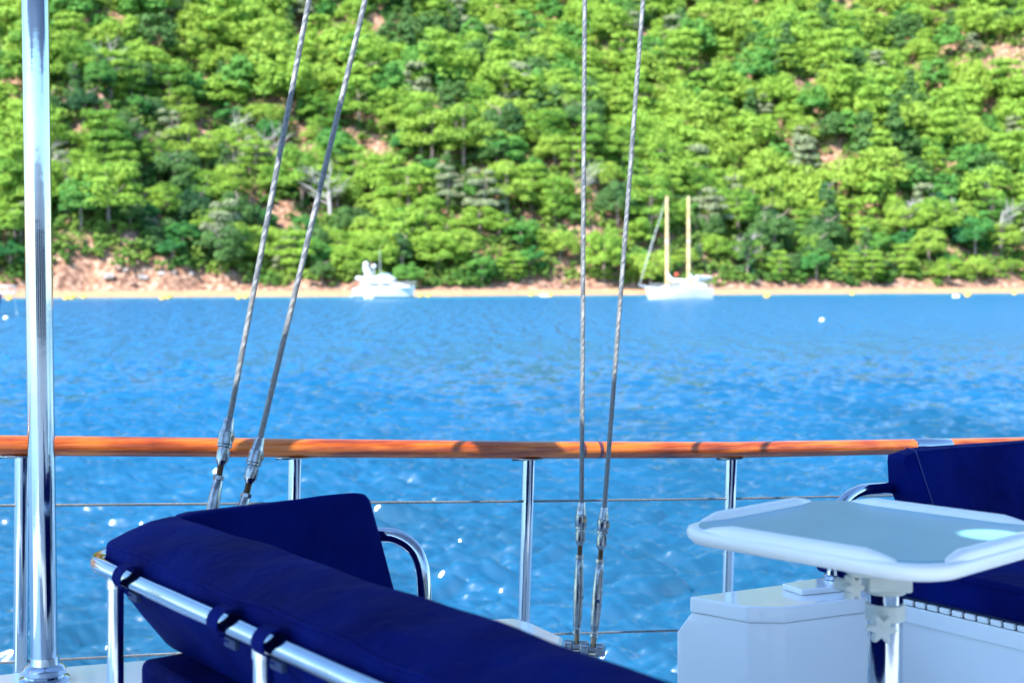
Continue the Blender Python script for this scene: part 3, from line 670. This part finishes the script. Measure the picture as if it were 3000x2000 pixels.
# ------------------------------------------------------------------ stays with turnbuckles
def stay(top,end,foot,s,dia,label,rot=0,hole=False):
    """top: point far up; end: wire end at the terminal; foot: toggle pin"""
    e=empty('stay',foot)
    wd=(top-end).normalized(); mb=MB(); rope(mb,end-wd*.01,end+(top-end)*1.55,dia,11,4.6,5,8); mb.build('wire',M['wire'],e)
    d=(foot-end).normalized(); Ln=(foot-end).length; q=Ln/.408
    mm=lambda L_: [(h*.001*q,r*.001*s) for h,r in L_]
    mb=MB(); mb.lathe(end,d,mm([(0,8.5),(1,10.5),(4,11),(36,14.2),(37,16),(38,16.8),(68,16.8),(70,15.5),(71,16.8),(76,16.8),(77,15),(78,11.5),(84,11.5)]),28)
    t=mb.build('terminal',M['steel'],e)
    # flats on the collar
    mb=MB(); u=d.cross(Vector((0,1,0))).normalized(); vv=d.cross(u)
    side=(u*math.cos(rot)+vv*math.sin(rot)); 
    mb.lathe(end+d*.052*q+side*.0162*s,side,[(0,.0075*s),(.0016*s,.0070*s)],20); o=mb.build('wrench_flat',M['thread'],t); o.location=(0,0,0)
    mb=MB(); mb.lathe(end,d,mm([(83,12),(84,14.3),(110,14.3),(112,14),(122,9),(124,8)]),28); mb.build('jaw',M['steel'],e)
    mb=MB(); pr=[]
    for k in range(19): pr+= [(122+k*1.7,7.6),(122.85+k*1.7,6.6)]
    mb.lathe(end,d,mm(pr),16); mb.build('threaded_rod',M['thread'],e)
    mb=MB(); mb.lathe(end,d,mm([(150,10),(151,11.8),(161,11.8),(162,10)]),6); mb.build('lock_nut',M['steel'],e,smooth=20)
    mb=MB(); mb.lathe(end,d,mm([(162,10),(164,11),(190,12.4),(225,14.2),(262,15.2),(300,14.6),(335,12.8),(352,12),(354,10.5)]),8,.5); tb=mb.build('turnbuckle_body',M['steel'],e,smooth=50)
    fx=Vector((.1 if hole else 1,-1 if hole else -.2,0)).normalized(); fx=(fx-d*fx.dot(d)).normalized()
    mb=MB(); mb.lathe(end+d*.270*q+fx*.0128*s,fx,[(0,.0052*s),(.0022*s,.0052*s)],16); o=mb.build('toggle_hole',M['gasket'] if hole else M['steel'],tb); o.location=(0,0,0)
    mb=MB(); mb.lathe(end,d,mm([(352,8),(362,8)]),16); mb.lathe(end,d,mm([(362,10),(363,12),(372,12),(373,10)]),6); mb.build('lock_nut',M['steel'],e,smooth=20)
    mb=MB(); mb.lathe(end,d,mm([(370,8),(404,8),(412,9)]),16); mb.build('eye_rod',M['thread'],e)
    ax=Vector((.96,-.25,0)).normalized()
    mb=MB()
    for sg in (-1,1):
        mb.lathe(foot+ax*sg*.011*s,ax*sg,[(0,.0165*s),(.002,.0182*s),(.020*s,.0182*s),(.022*s,.016*s),(.022*s,.010*s)],24)
    mb.lathe(foot-ax*.012*s,ax,[(0,.009*s),(.024*s,.009*s)],16); tg=mb.build('toggle',M['steel'],e)
    mb=MB(); b0=Vector((foot.x,foot.y,CAMZ-1.46)); mb.tube([b0,foot-Vector((0,0,.012))],.014*s,12); 
    mb.lathe(b0,(0,0,1),[(0,.05),(.008,.05)],20); mb.build('chainplate',M['steel'],e)
    tag(e,label,'stay','wire stays with turnbuckles')
stay(W(1713,0,4.40),W(1704,1470,4.08),W(1689,1893,4.02),1.0,.0145,'upright wire stay nearer the middle, left of the upright pair',.9)
stay(W(1884,0,4.36),W(1771,1485,4.02),W(1737,1902,3.96),1.0,.0145,'right-hand wire stay of the upright pair, turnbuckle hole facing out',.6,True)
stay(W(905,0,3.95),W(673,1224,3.60),W(586,1690,3.50),1.12,.0155,'left wire stay of the leaning pair behind the blue backrest',.2)
stay(W(1070,0,3.90),W(763,1280,3.56),W(650,1735,3.46),1.12,.0155,'right wire stay of the leaning pair behind the blue backrest',.3)

# ------------------------------------------------------------------ steel pole at left
pb=W(131,1988,3.53); ptop=pb+(W(103,0,3.53)-pb)*1.45
pe=empty('awning_pole',pb)
mb=MB(); mb.tube([pb+(ptop-pb)*k/20 for k in range(21)],.0325,36); mb.build('tube',M['chrome'],pe)
mb=MB(); mb.lathe(pb-Vector((0,0,.004)),(0,0,1),[(0,.060),(.008,.060),(.012,.050),(.016,.048),(.020,.052),(.030,.052),(.038,.046),(.042,.036),(.06,.034)],36); mb.build('base_flange',M['chrome'],pe)
tag(pe,'tall polished steel pole with stepped round base flange at the left','pole')

# white coaming at the left
zc=CAMZ-1.0-.006
def at(px,py,drop): D=drop*F/(py-HZ); return ((px-1500)/F*D,D)
poly=[at(-400,1995,1.0),at(0,1966,1.0),at(84,1957,1.0),at(90,1951,1.0),at(430,1924,1.0),at(640,1905,1.0),(-.9,2.2),(-1.9,2.0)]
mb=MB(); mb.prism(poly,CAMZ-1.461,zc); tag(mb.build('side_coaming',M['white'],None,bevel=.012),'white moulded coaming the steel pole stands on','coaming')

# ------------------------------------------------------------------ left bench
I0=Vector((-.76,3.22,0)); bv=Vector((.596,-.803,0)); nv=Vector((-.803,-.596,0)); av=Vector((.773,.635,0)); rv=Vector((-.635,.773,0))
def SB(s,n,drop): p=I0+bv*s+nv*n; return Vector((p.x,p.y,CAMZ-drop))
def SA(s,n,drop): p=I0+av*s+rv*n; return Vector((p.x,p.y,CAMZ-drop))
def sweep(stations):
    def inset(st,nb,f):
        c=sum(st,Vector())/len(st); back=(sum(nb,Vector())/len(nb)-c).normalized()
        return [p+(c-p)*f for p in st],[p+back*.014+(c-p)*.03 for p in st]
    a0,a1=inset(stations[0],stations[1],.16); b0,b1=inset(stations[-1],stations[-2],.16)
    stations=[a0,a1]+stations[1:-1]+[b1,b0]
    mb=MB(); k=len(stations[0]); vs=[p for st in stations for p in st]; n=len(stations)
    fs=[(i*k+j,i*k+(j+1)%k,(i+1)*k+(j+1)%k,(i+1)*k+j) for i in range(n-1) for j in range(k)]+[tuple(range(k)),tuple((n-1)*k+j for j in range(k))]
    mb.add(vs,fs); return mb
def wob(s,ph,a=.004): return a*math.sin(s*9+ph)+a*.6*math.sin(s*23+2*ph)
def bsec(s):
    return [SB(s,0+wob(s,1,.003),.541+wob(s,0)*.6),SB(s,.06,.548+wob(s,4,.004)),SB(s,.115,.562+wob(s,2,.004)),SB(s,.165,.585+wob(s,3)),SB(s,.172+wob(s,5),.625),SB(s,.13+wob(s,6,.006),.70),SB(s,.07,.775),SB(s,.02,.838),SB(s,-.06,.835),SB(s,-.03,.70)]
st=[bsec(-.02+1.75*k/36) for k in range(37)]
bc=sweep(st).build('backrest_cushion',M['navy'],None,bevel=.016,seg=4)
tag(bc,'long navy blue backrest cushion strapped to a steel tube, seen from behind','cushion')
mb=MB(); mb.tube([SB(.035+1.6*k/60,.166,.588+wob(.035+1.6*k/60,3)) for k in range(61)],.0042,8); o=mb.build('piping',M['navy'],bc); o.matrix_parent_inverse=Matrix.Identity(4); o.location=(0,0,0)
def asec(s):
    return [SA(s,0,.541+wob(s,1,.003)),SA(s,.035,.545),SA(s,.10,.575),SA(s,.12,.65),SA(s,.03,.83),SA(s,-.07,.83),SA(s,-.055,.78),SA(s,-.03+wob(s,2,.004),.66)]
L_A=.525
st=[asec(.0+L_A*k/12) for k in range(13)]
# slant the free end
for k in (11,12):
    st[k]=[p+Vector((av.x,av.y,0))*(.05*((CAMZ-p.z)-.541)/.29) for p in st[k]]
ac=sweep(st).build('backrest_cushion',M['navy'],None,bevel=.022,seg=5)
tag(ac,'shorter navy backrest cushion along the rail side, its front in shade','cushion')
# seat cushion
pl=[SB(.03,.10,0),SB(1.7,.10,0),SB(1.7,-.45,0),SB(.62,-.45,0),SB(.62,-.60,0),SB(.03,-.60,0)]
mb=MB(); mb.prism([(p.x,p.y) for p in pl],CAMZ-.955,CAMZ-.845); tag(mb.build('seat_cushion',M['navy'],None,bevel=.02,seg=4),'navy seat cushion under the long backrest, corner showing bottom left','cushion')
pl=[SB(.07,.04,0),SB(1.7,.04,0),SB(1.7,-.42,0),SB(.58,-.42,0),SB(.58,-.58,0),SB(.07,-.58,0)]
mb=MB(); mb.prism([(p.x,p.y) for p in pl],CAMZ-1.461,CAMZ-.957); tag(mb.build('bench_base',M['white'],None,bevel=.01),'white moulded base under the left seat cushion','bench')
# steel tube frame behind the long backrest
bf=empty('tube_frame',SB(.8,.19,1.46))
T=.63; TO=.19
pts=[SA(.45,.14,T+.01),SA(.15,.14,T),SB(-.05,.02,T)]
cor=[SB(-.02,.10,T),SB(.0,.15,T),SB(.025,.178,T),SB(.06,TO,T)]
pts=[SA(.40,.16,T),SA(.10,.16,T),SB(-.09,.06,T),SB(-.07,.13,T),SB(-.03,.172,T),SB(.03,TO,T)]+[SB(.1+1.6*k/8,TO,T) for k in range(9)]
mb=MB(); mb.tube(pts,.0178,24); mb.build('top_tube',M['chrome'],bf)
for s in (.125,.81,1.5):
    mb=MB(); mb.tube([SB(s+.01,TO+.004,1.003 if s<.2 else 1.46),SB(s,TO,T+.008)],.0172,24); po=mb.build('post',M['chrome'],bf)
    mb=MB(); mb.tube([SB(s,TO,T+.03),SB(s,TO,T+.012)],.0195,20); o=mb.build('collar',M['chrome'],po); o.location=(0,0,0)
tag(bf,'polished steel tube frame carrying the long navy backrest','frame')
for s in (.205,.665,.845):
    mb=MB(); k=22; vs=[]
    for j in range(k+1):
        a=math.radians(-60+330*j/k); R=.0255+.006*math.sin(a*1.5)
        c=SB(s+.010*math.sin(a),TO+.002,T)
        for dw in (-.021,.021):
            for th in (0,.003):
                vs.append(c+bv*dw+nv*(math.cos(a)*(R+th))+Vector((0,0,math.sin(a)*(R+th))))
    fs=[]
    for j in range(k):
        b0=4*j; b1=b0+4
        for q,r in ((0,1),(1,3),(3,2),(2,0)): fs.append((b0+q,b0+r,b1+r,b1+q))
    fs+=[(0,1,3,2),(4*k,4*k+2,4*k+3,4*k+1)]; mb.add(vs,fs)
    o=mb.build('strap',M['navy'],bc); o.matrix_parent_inverse=Matrix.Identity(4); o.location=(0,0,0)
    mb=MB(); c=SB(s+.012,TO-.005,T+.034); mb.box(c,(.045,.012,.018),Matrix.Rotation(math.atan2(bv.y,bv.x),3,'Z')); o2=mb.build('buckle',M['gasket'],o,bevel=.003); o2.location=(0,0,0)
# end loop of the short backrest
def arc(ctrl,n=40):
    out=[]; P=[ctrl[0]]+ctrl+[ctrl[-1]]
    for i in range(1,len(P)-2):
        for k in range(n//(len(ctrl)-1)+1):
            t=k/(n//(len(ctrl)-1)+1); p0,p1,p2,p3=P[i-1],P[i],P[i+1],P[i+2]
            out.append(.5*((2*p1)+(p2-p0)*t+(2*p0-5*p1+4*p2-p3)*t*t+(3*p1-p0-3*p2+p3)*t**3))
    out.append(ctrl[-1]); return out
e=empty('end_hoop',W(1245,1850,3.55))
mb=MB(); mb.tube(arc([W(980,1568,3.62),W(1110,1566,3.60),W(1165,1573,3.59),W(1212,1606,3.58),W(1235,1655,3.57),W(1242,1710,3.56),W(1244,1780,3.55),W(1243,1845,3.55)],60),.0185,24); mb.build('tube',M['chrome'],e)
tag(e,'bent polished steel tube at the free end of the short backrest','frame')
# white locker behind the left bench
pl=[at(1240,1800,.92),at(1424,1812,.92),at(1505,1808,.92),at(1560,1822,.92),at(1651,1864,.92),(.10,3.35),(-.40,3.25)]
mb=MB(); mb.prism([(p[0],p[1]) for p in pl],CAMZ-1.461,CAMZ-.92); tag(mb.build('deck_locker',M['white'],None,bevel=.010,seg=4),'low white deck locker behind the long backrest, left of the upright stays','locker')

# ------------------------------------------------------------------ right-hand locker and bench
lk=empty('corner_locker',(.75,4.0,CAMZ-1.46))
cap=[at(2019,1746,.9),at(2188,1776,.9),at(2298,1778,.9),at(2543,1747,.9),(1.30,4.20),(1.12,4.42),at(2402,1697,.9)]
c_=Vector((.86,4.05))
mb=MB(); mb.prism(cap,CAMZ-.944,CAMZ-.9); mb.build('lid',M['white'],lk,bevel=.006,seg=3)
ins=[(p[0]+(c_.x-p[0])*.012,p[1]+(c_.y-p[1])*.03) for p in cap]; 
low_=[list(p) for p in ins]; low_[0][0]-=.040; low_[6][0]-=.03
sh_=[list(p) for p in ins]
mb=MB(); mb.prism(low_,CAMZ-1.461,CAMZ-1.00); n=len(low_)
vs=[(p[0],p[1],CAMZ-1.0) for p in low_]+[(p[0],p[1],CAMZ-.945) for p in sh_]
mb=MB(); m1=[(p[0],p[1],CAMZ-1.461) for p in low_]+vs
fs=[tuple(range(n-1,-1,-1)),tuple(range(2*n,3*n))]+[(i,(i+1)%n,n+(i+1)%n,n+i) for i in range(n)]+[(n+i,n+(i+1)%n,2*n+(i+1)%n,2*n+i) for i in range(n)]
mb.add(m1,fs); mb.build('body',M['white'],lk,bevel=.006)
pa,pb2,pc=[Vector(at(*q)) for q in ((2291,1722,.9),(2350,1741,.9),(2600,1722,.9))]
pdn=[Vector(at(2291,1726,.9)),Vector(at(2350,1745,.9)),Vector((1.08,4.10)),Vector((1.02,4.22))]
mb=MB(); mb.prism([(p.x,p.y) for p in pdn],CAMZ-.8995,CAMZ-.882); mb.build('raised_plinth',M['white'],lk,bevel=.004)
tag(lk,'white corner locker with clipped corner and raised lid under the table','locker')
# hoop of the right bench
e=empty('end_hoop',W(2440,1702,4.13)); f0=W(2443,1700,4.13)
mb=MB(); mb.tube(arc([f0,W(2443,1600,4.14),W(2447,1520,4.16),W(2470,1470,4.18),W(2520,1437,4.25),W(2590,1430,4.34),W(2700,1428,4.46)],54),.0182,24); mb.build('tube',M['chrome'],e)
mb=MB(); mb.lathe(f0-Vector((0,0,.004)),(0,0,1),[(0,.036),(.009,.036),(.011,.030),(.020,.030),(.023,.022),(.036,.020)],30); mb.build('base_flange',M['chrome'],e)
tag(e,'bent polished steel tube on a round flange at the right backrest','frame')
# right backrest
C0=Vector((1.175,4.28,0))
def SC(s,n,drop): p=C0+RD*s+RN*n; return Vector((p.x,p.y,CAMZ-drop))
def csec(s):
    k=.0025*s; sag=.012*math.exp(-((s)/.05)**2)
    return [SC(s,0+wob(s,1,.003),.530+sag+wob(s,0,.002)),SC(s,.05,.528+sag),SC(s,.095,.55),SC(s,.11,.64),SC(s,.04,.83),SC(s,-.09,.83),SC(s,-.06,.74),SC(s,-.02,.60)]
st=[csec(1.5*k/24) for k in range(25)]
for k,dx in ((0,.0),):
    st[k]=[p+RD*(.04*((CAMZ-p.z)-.51)/.2) for p in st[k]]
rb=sweep(st).build('backrest_cushion',M['navy'],None,bevel=.02,seg=5)
mb=MB(); mb.tube([SC(.055,.050,.528),SC(.05,.0,.530),SC(.06,-.022,.60),SC(.085,-.062,.74),SC(.09,-.09,.82)],.0018,8); o=mb.build('piping',M['piping'],rb); o.location=(0,0,0)
tag(rb,'navy backrest cushion with a stitched end at the right, behind the table','cushion')
fv=Vector((.579,-.815,0)); fn=Vector((-.815,-.579,0))
K=Vector((1.035,4.035,0))
def SF(s,n,drop): p=K+fv*s+fn*n; return Vector((p.x,p.y,CAMZ-drop))
pl=[SF(.0,.012,0),SF(1.6,.012,0),SF(1.6,-.7,0),SF(.9,-1.0,0),SF(-.33,-.36,0),SF(-.28,-.05,0)]
mb=MB(); mb.prism([(p.x,p.y) for p in pl],CAMZ-.893,CAMZ-.80); sc_=mb.build('seat_cushion',M['navy'],None,bevel=.016,seg=4)
tag(sc_,'navy seat cushion on the white base right of the table leg','cushion')
mb=MB(); mb.tube([SF(.02+.15*k,.013,.812) for k in range(10)],.003,8); o=mb.build('piping',M['navy'],sc_); o.location=(0,0,0)
rbse=empty('bench_base',SF(.5,0,1.46))
pl=[SF(-.02,.0,0),SF(1.6,.0,0),SF(1.6,-.68,0),SF(.9,-.98,0),SF(-.3,-.34,0),SF(-.2,-.04,0)]
mb=MB(); mb.prism([(p.x,p.y) for p in pl],CAMZ-.965,CAMZ-.918); mb.build('rim',M['white'],rbse,bevel=.004)
pl2=[SF(0,-.010,0),SF(1.59,-.010,0),SF(1.59,-.67,0),SF(.9,-.96,0),SF(-.28,-.33,0),SF(-.19,-.05,0)]
mb=MB(); mb.prism([(p.x,p.y) for p in pl2],CAMZ-1.461,CAMZ-.966); mb.build('panel',M['white'],rbse)
mb=MB(); mb.prism([(p.x,p.y) for p in pl2],CAMZ-.9165,CAMZ-.894); mb.build('recess',M['gasket'],rbse)
ang=math.atan2(fv.y,fv.x)
for i in range(36):
    s=.03+i*.0405; c=SF(s,-.003,.9075); mb=MB(); mb.box(c,(.033,.014,.016),Matrix.Rotation(ang,3,'Z')); mb.build('drain_block',M['white'],rbse,bevel=.004)
tag(rbse,'white bench base with a row of drain slots under the seat','bench')

# ------------------------------------------------------------------ table
TD=.50
ta=math.radians(-46.5); e1=Vector((math.cos(ta),math.sin(ta),0)); e2=Vector((-math.sin(ta),math.cos(ta),0))
TL=Vector((.308,2.83,0)); SU=.585; SV=.545
def TP(u,v,drop): p=TL+e1*u+e2*v; return Vector((p.x,p.y,CAMZ-drop))
def roundsq(off,rad,n=10):
    pts=[]
    lo=off; hu=SU-off; hv=SV-off
    for cx,cy,a0 in ((hu-rad,hv-rad,0),(lo+rad,hv-rad,90),(lo+rad,lo+rad,180),(hu-rad,lo+rad,270)):
        for k in range(n+1):
            a=math.radians(a0+90*k/n); pts.append((cx+rad*math.cos(a),cy+rad*math.sin(a)))
    return pts
tb=empty('pedestal_table',TP(SU/2,SV/2,1.46))
prof_=[(.030,-.034,.07),(.012,-.030,.085),(.002,-.020,.093),(0,-.010,.095),(.003,-.002,.093),(.010,0,.088)]
mb=MB(); vs=[];nn=None
for off,dz,rad in prof_:
    r=roundsq(off,rad); nn=len(r); vs+=[TP(u,v,TD-dz) for u,v in r]
m_=len(prof_); fs=[(i*nn+j,i*nn+(j+1)%nn,(i+1)*nn+(j+1)%nn,(i+1)*nn+j) for i in range(m_-1) for j in range(nn)]+[tuple(range(nn)),tuple((m_-1)*nn+j for j in range(nn))]
mb.add(vs,fs); tt_=mb.build('tabletop',M['table_white'],tb,smooth=60)
mb=MB(); r=roundsq(.046,.018); r2=[]
vs=[TP(u,v,TD-.0005) for u,v in r]+[TP(u,v,TD-.003) for u,v in r]; nn=len(r); mb.add(vs,[tuple(range(nn)),tuple(range(nn,2*nn))]+[(j,(j+1)%nn,nn+(j+1)%nn,nn+j) for j in range(nn)])
# inlay: reaches out to each corner through the gaps of the fiddles
poly=[]
g=.115; o_=.042; c_o=.018
for (sx,sy) in ((0,0),(1,0),(1,1),(0,1)):
    def cc(u,v): return ((u if not sx else SU-u),(v if not sy else SV-v))
    q=[cc(o_,g+.03),cc(o_-.008,g-.005),cc(o_-.020,g-.035),cc(.028,.070),cc(.040,.050),cc(.050,.040),cc(.070,.028),cc(g-.035,o_-.020),cc(g-.005,o_-.008),cc(g+.03,o_)]
    if (sx+sy)%2: q=q[::-1]
    poly+=q
vs=[TP(u,v,TD-.0006) for u,v in poly]+[TP(u,v,TD-.0028) for u,v in poly]; nn=len(poly); mb=MB(); mb.add(vs,[tuple(range(nn)),tuple(range(nn,2*nn))]+[(j,(j+1)%nn,nn+(j+1)%nn,nn+j) for j in range(nn)])
o=mb.build('inlay',M['inset'],tt_); o.location=(0,0,0)
for side in range(4):
    mb=MB(); n_=26; vs=[]; k=9
    for i in range(n_+1):
        LS=SU if side%2==0 else SV; u=g-.035+(LS-2*g+.07)*i/n_; ends=min(i,n_-i)/4.0; hgt=.015*min(1,ends)**.7+.001; wid=.017*min(1,.35+.65*min(1,ends))
        for j in range(k):
            a=math.pi*j/(k-1); v=.021+ -math.cos(a)*wid+ (0); z=hgt*math.sin(a)**.7 if 0<j<k-1 else -.002
            if side==0: p=(u,v)
            elif side==1: p=(SU-v,u)
            elif side==2: p=(SU-u,SV-v)
            else: p=(v,SV-u)
            vs.append(TP(p[0],p[1],TD-z-.0005))
    fs=[(i*k+j,i*k+j+1,(i+1)*k+j+1,(i+1)*k+j) for i in range(n_) for j in range(k-1)]+[tuple(range(k)),tuple(n_*k+j for j in range(k))]+[(i*k,(i+1)*k,(i+1)*k+k-1,i*k+k-1) for i in range(n_)]
    mb.add(vs,fs); o=mb.build('fiddle_rail',M['table_white'],tt_,smooth=60); o.location=(0,0,0)
PX=Vector((.745,2.84,0))
def TQ(dx,dy,drop): return Vector((PX.x+dx,PX.y+dy,CAMZ-drop))
mb=MB(); mb.lathe(TQ(0,0,1.455),(0,0,1),[(0,.034),(.85,.034)],36); mb.build('pole',M['chrome'],tb)
mb=MB(); mb.lathe(TQ(0,0,1.459),(0,0,1),[(0,.11),(.012,.11),(.02,.06),(.05,.045)],36); mb.build('base',M['chrome'],tb)
mb=MB(); mb.lathe(TQ(0,0,.687),(0,0,1),[(0,.038),(.002,.0395),(.031,.0395),(.033,.038)],36); co_=mb.build('clamp_collar',M['plastic'],tb,bevel=.003)
mb=MB(); mb.box(TQ(0,0,.606),(.088,.088,.040)); mb.box(TQ(0,0,.565),(.17,.14,.052)); mb.lathe(TQ(0,0,.634),(0,0,1),[(0,.042),(.010,.044)],30); bk=mb.build('bracket',M['plastic'],tb,bevel=.006)
def star(c,r,par,tilt=0,nm='star_knob'):
    mb=MB(); n=48; vs=[]
    for dy,rr in ((-.012,.80),(-.009,.97),(0,1.0),(.008,.95),(.010,.7)):
        for j in range(n):
            a=2*math.pi*j/n; q=r*rr*(.80+.22*math.cos(6*a+.5)); p=Vector((q*math.cos(a),dy,q*math.sin(a))); p=Matrix.Rotation(tilt,3,'Z') @ p; vs.append(Vector(c)+p)
    fs=[(i*n+j,i*n+(j+1)%n,(i+1)*n+(j+1)%n,(i+1)*n+j) for i in range(4) for j in range(n)]+[tuple(range(n)),tuple(4*n+j for j in range(n))]
    mb.add(vs,fs); mb.lathe(Vector(c)+Matrix.Rotation(tilt,3,'Z')@Vector((0,.008,0)),Matrix.Rotation(tilt,3,'Z')@Vector((0,1,0)),[(0,.012),(.03,.012)],16)
    o=mb.build(nm,M['plastic'],par,smooth=40); 
    if par is not tb: o.location=(0,0,0)
star(TQ(-.024,-.062,.690),.030,co_)
star(TQ(-.078,-.05,.612),.027,bk,.6)
tag(tb,'small square white table with grey green inlay on a steel pedestal','table')

# ------------------------------------------------------------------ awning overhead (shades the seats), out of the frame
ZA=CAMZ+1.25
def toaw(p): k=(ZA-p.z)/TS.z; return p+TS*k
edge=[toaw(RL(i,.5,-.36)) for i in (-3.2,7)]
inn=[p-RN*3.2 for p in edge]
glare=toaw(W(2905,1570,.5*F/765))     # invented hole in the canopy, added to throw a sun patch on the table
def awning():
    e=empty('awning',(0,1,ZA))
    u0=RD; o0=edge[0]
    def loc(p): q=p-o0; return q.dot(RD),q.dot(RN)
    Lx=(edge[1]-edge[0]).length; gx,gy=loc(glare); r=.060
    f1,f2=[loc(toaw(RL(i_of(px),drp(RDROP,i_of(px)))))[0] for px in (1392,1640)]
    fd=loc(toaw(RL(2,drp(RDROP,2))))[1]+.12
    sq=.16; n=24; mb=MB(); z=ZA
    def PT(a,b,z_): p=o0+RD*a+RN*b; return (p.x,p.y,z_)
    for zz in (z,z+.004):
        ring=[PT(gx+r*math.cos(2*math.pi*k/n),gy+r*math.sin(2*math.pi*k/n),zz) for k in range(n)]
        sqp=[]
        for k in range(n):
            a=2*math.pi*k/n; m=max(abs(math.cos(a)),abs(math.sin(a))); sqp.append(PT(gx+sq*math.cos(a)/m,gy+sq*math.sin(a)/m,zz))
        mb.add(ring+sqp,[(k,(k+1)%n,n+(k+1)%n,n+k) for k in range(n)])
        B=[(0,-3.2,gx-sq,0),(gx+sq,-3.2,Lx,0),(gx-sq,-3.2,gx+sq,gy-sq),(gx-sq,gy+sq,gx+sq,0)]
        for a,b,c,d in B: mb.add([PT(a,b,zz),PT(c,b,zz),PT(c,d,zz),PT(a,d,zz)],[(0,1,2,3)])
        mb.add([PT(f1,0,zz),PT(f2,0,zz),PT(f2,fd,zz),PT(f1,fd,zz)],[(0,1,2,3)])  # invented tab off the canopy edge, added to shade part of the handrail
    mb.build('canopy',M['canvas'],e,smooth=0)
    mb=MB(); mb.tube([edge[0],edge[1]],.022,12); mb.tube([inn[0],inn[1]],.022,12); mb.build('bar',M['chrome'],e)
    tag(e,'blue canvas awning over the seats, just above the picture','awning')
awning()
# deckhouse behind the seats (seen in the polished steel)
dh=empty('deckhouse',RL(2,1.46,-6.0)+Vector((0,0,0)))
hs=[RL(-5,0,-5.2),RL(8,0,-5.2),RL(8,0,-7.8),RL(-5,0,-7.8)]
mb=MB(); mb.prism([(p.x,p.y) for p in hs],CAMZ-1.459,CAMZ+.75); mb.build('wall',M['white'],dh,bevel=.03)
for i in range(6):
    a,b=-4.5+2.05*i,-4.5+2.05*i+1.5
    q=[RL(a,0,-5.2),RL(b,0,-5.2),RL(b,0,-5.18),RL(a,0,-5.18)]
    mb=MB(); mb.prism([(p.x,p.y) for p in q],CAMZ-.35,CAMZ+.35); mb.build('window',M['dark_glass'],dh)
tag(dh,'white deckhouse with dark windows across the deck behind the viewer','deckhouse')
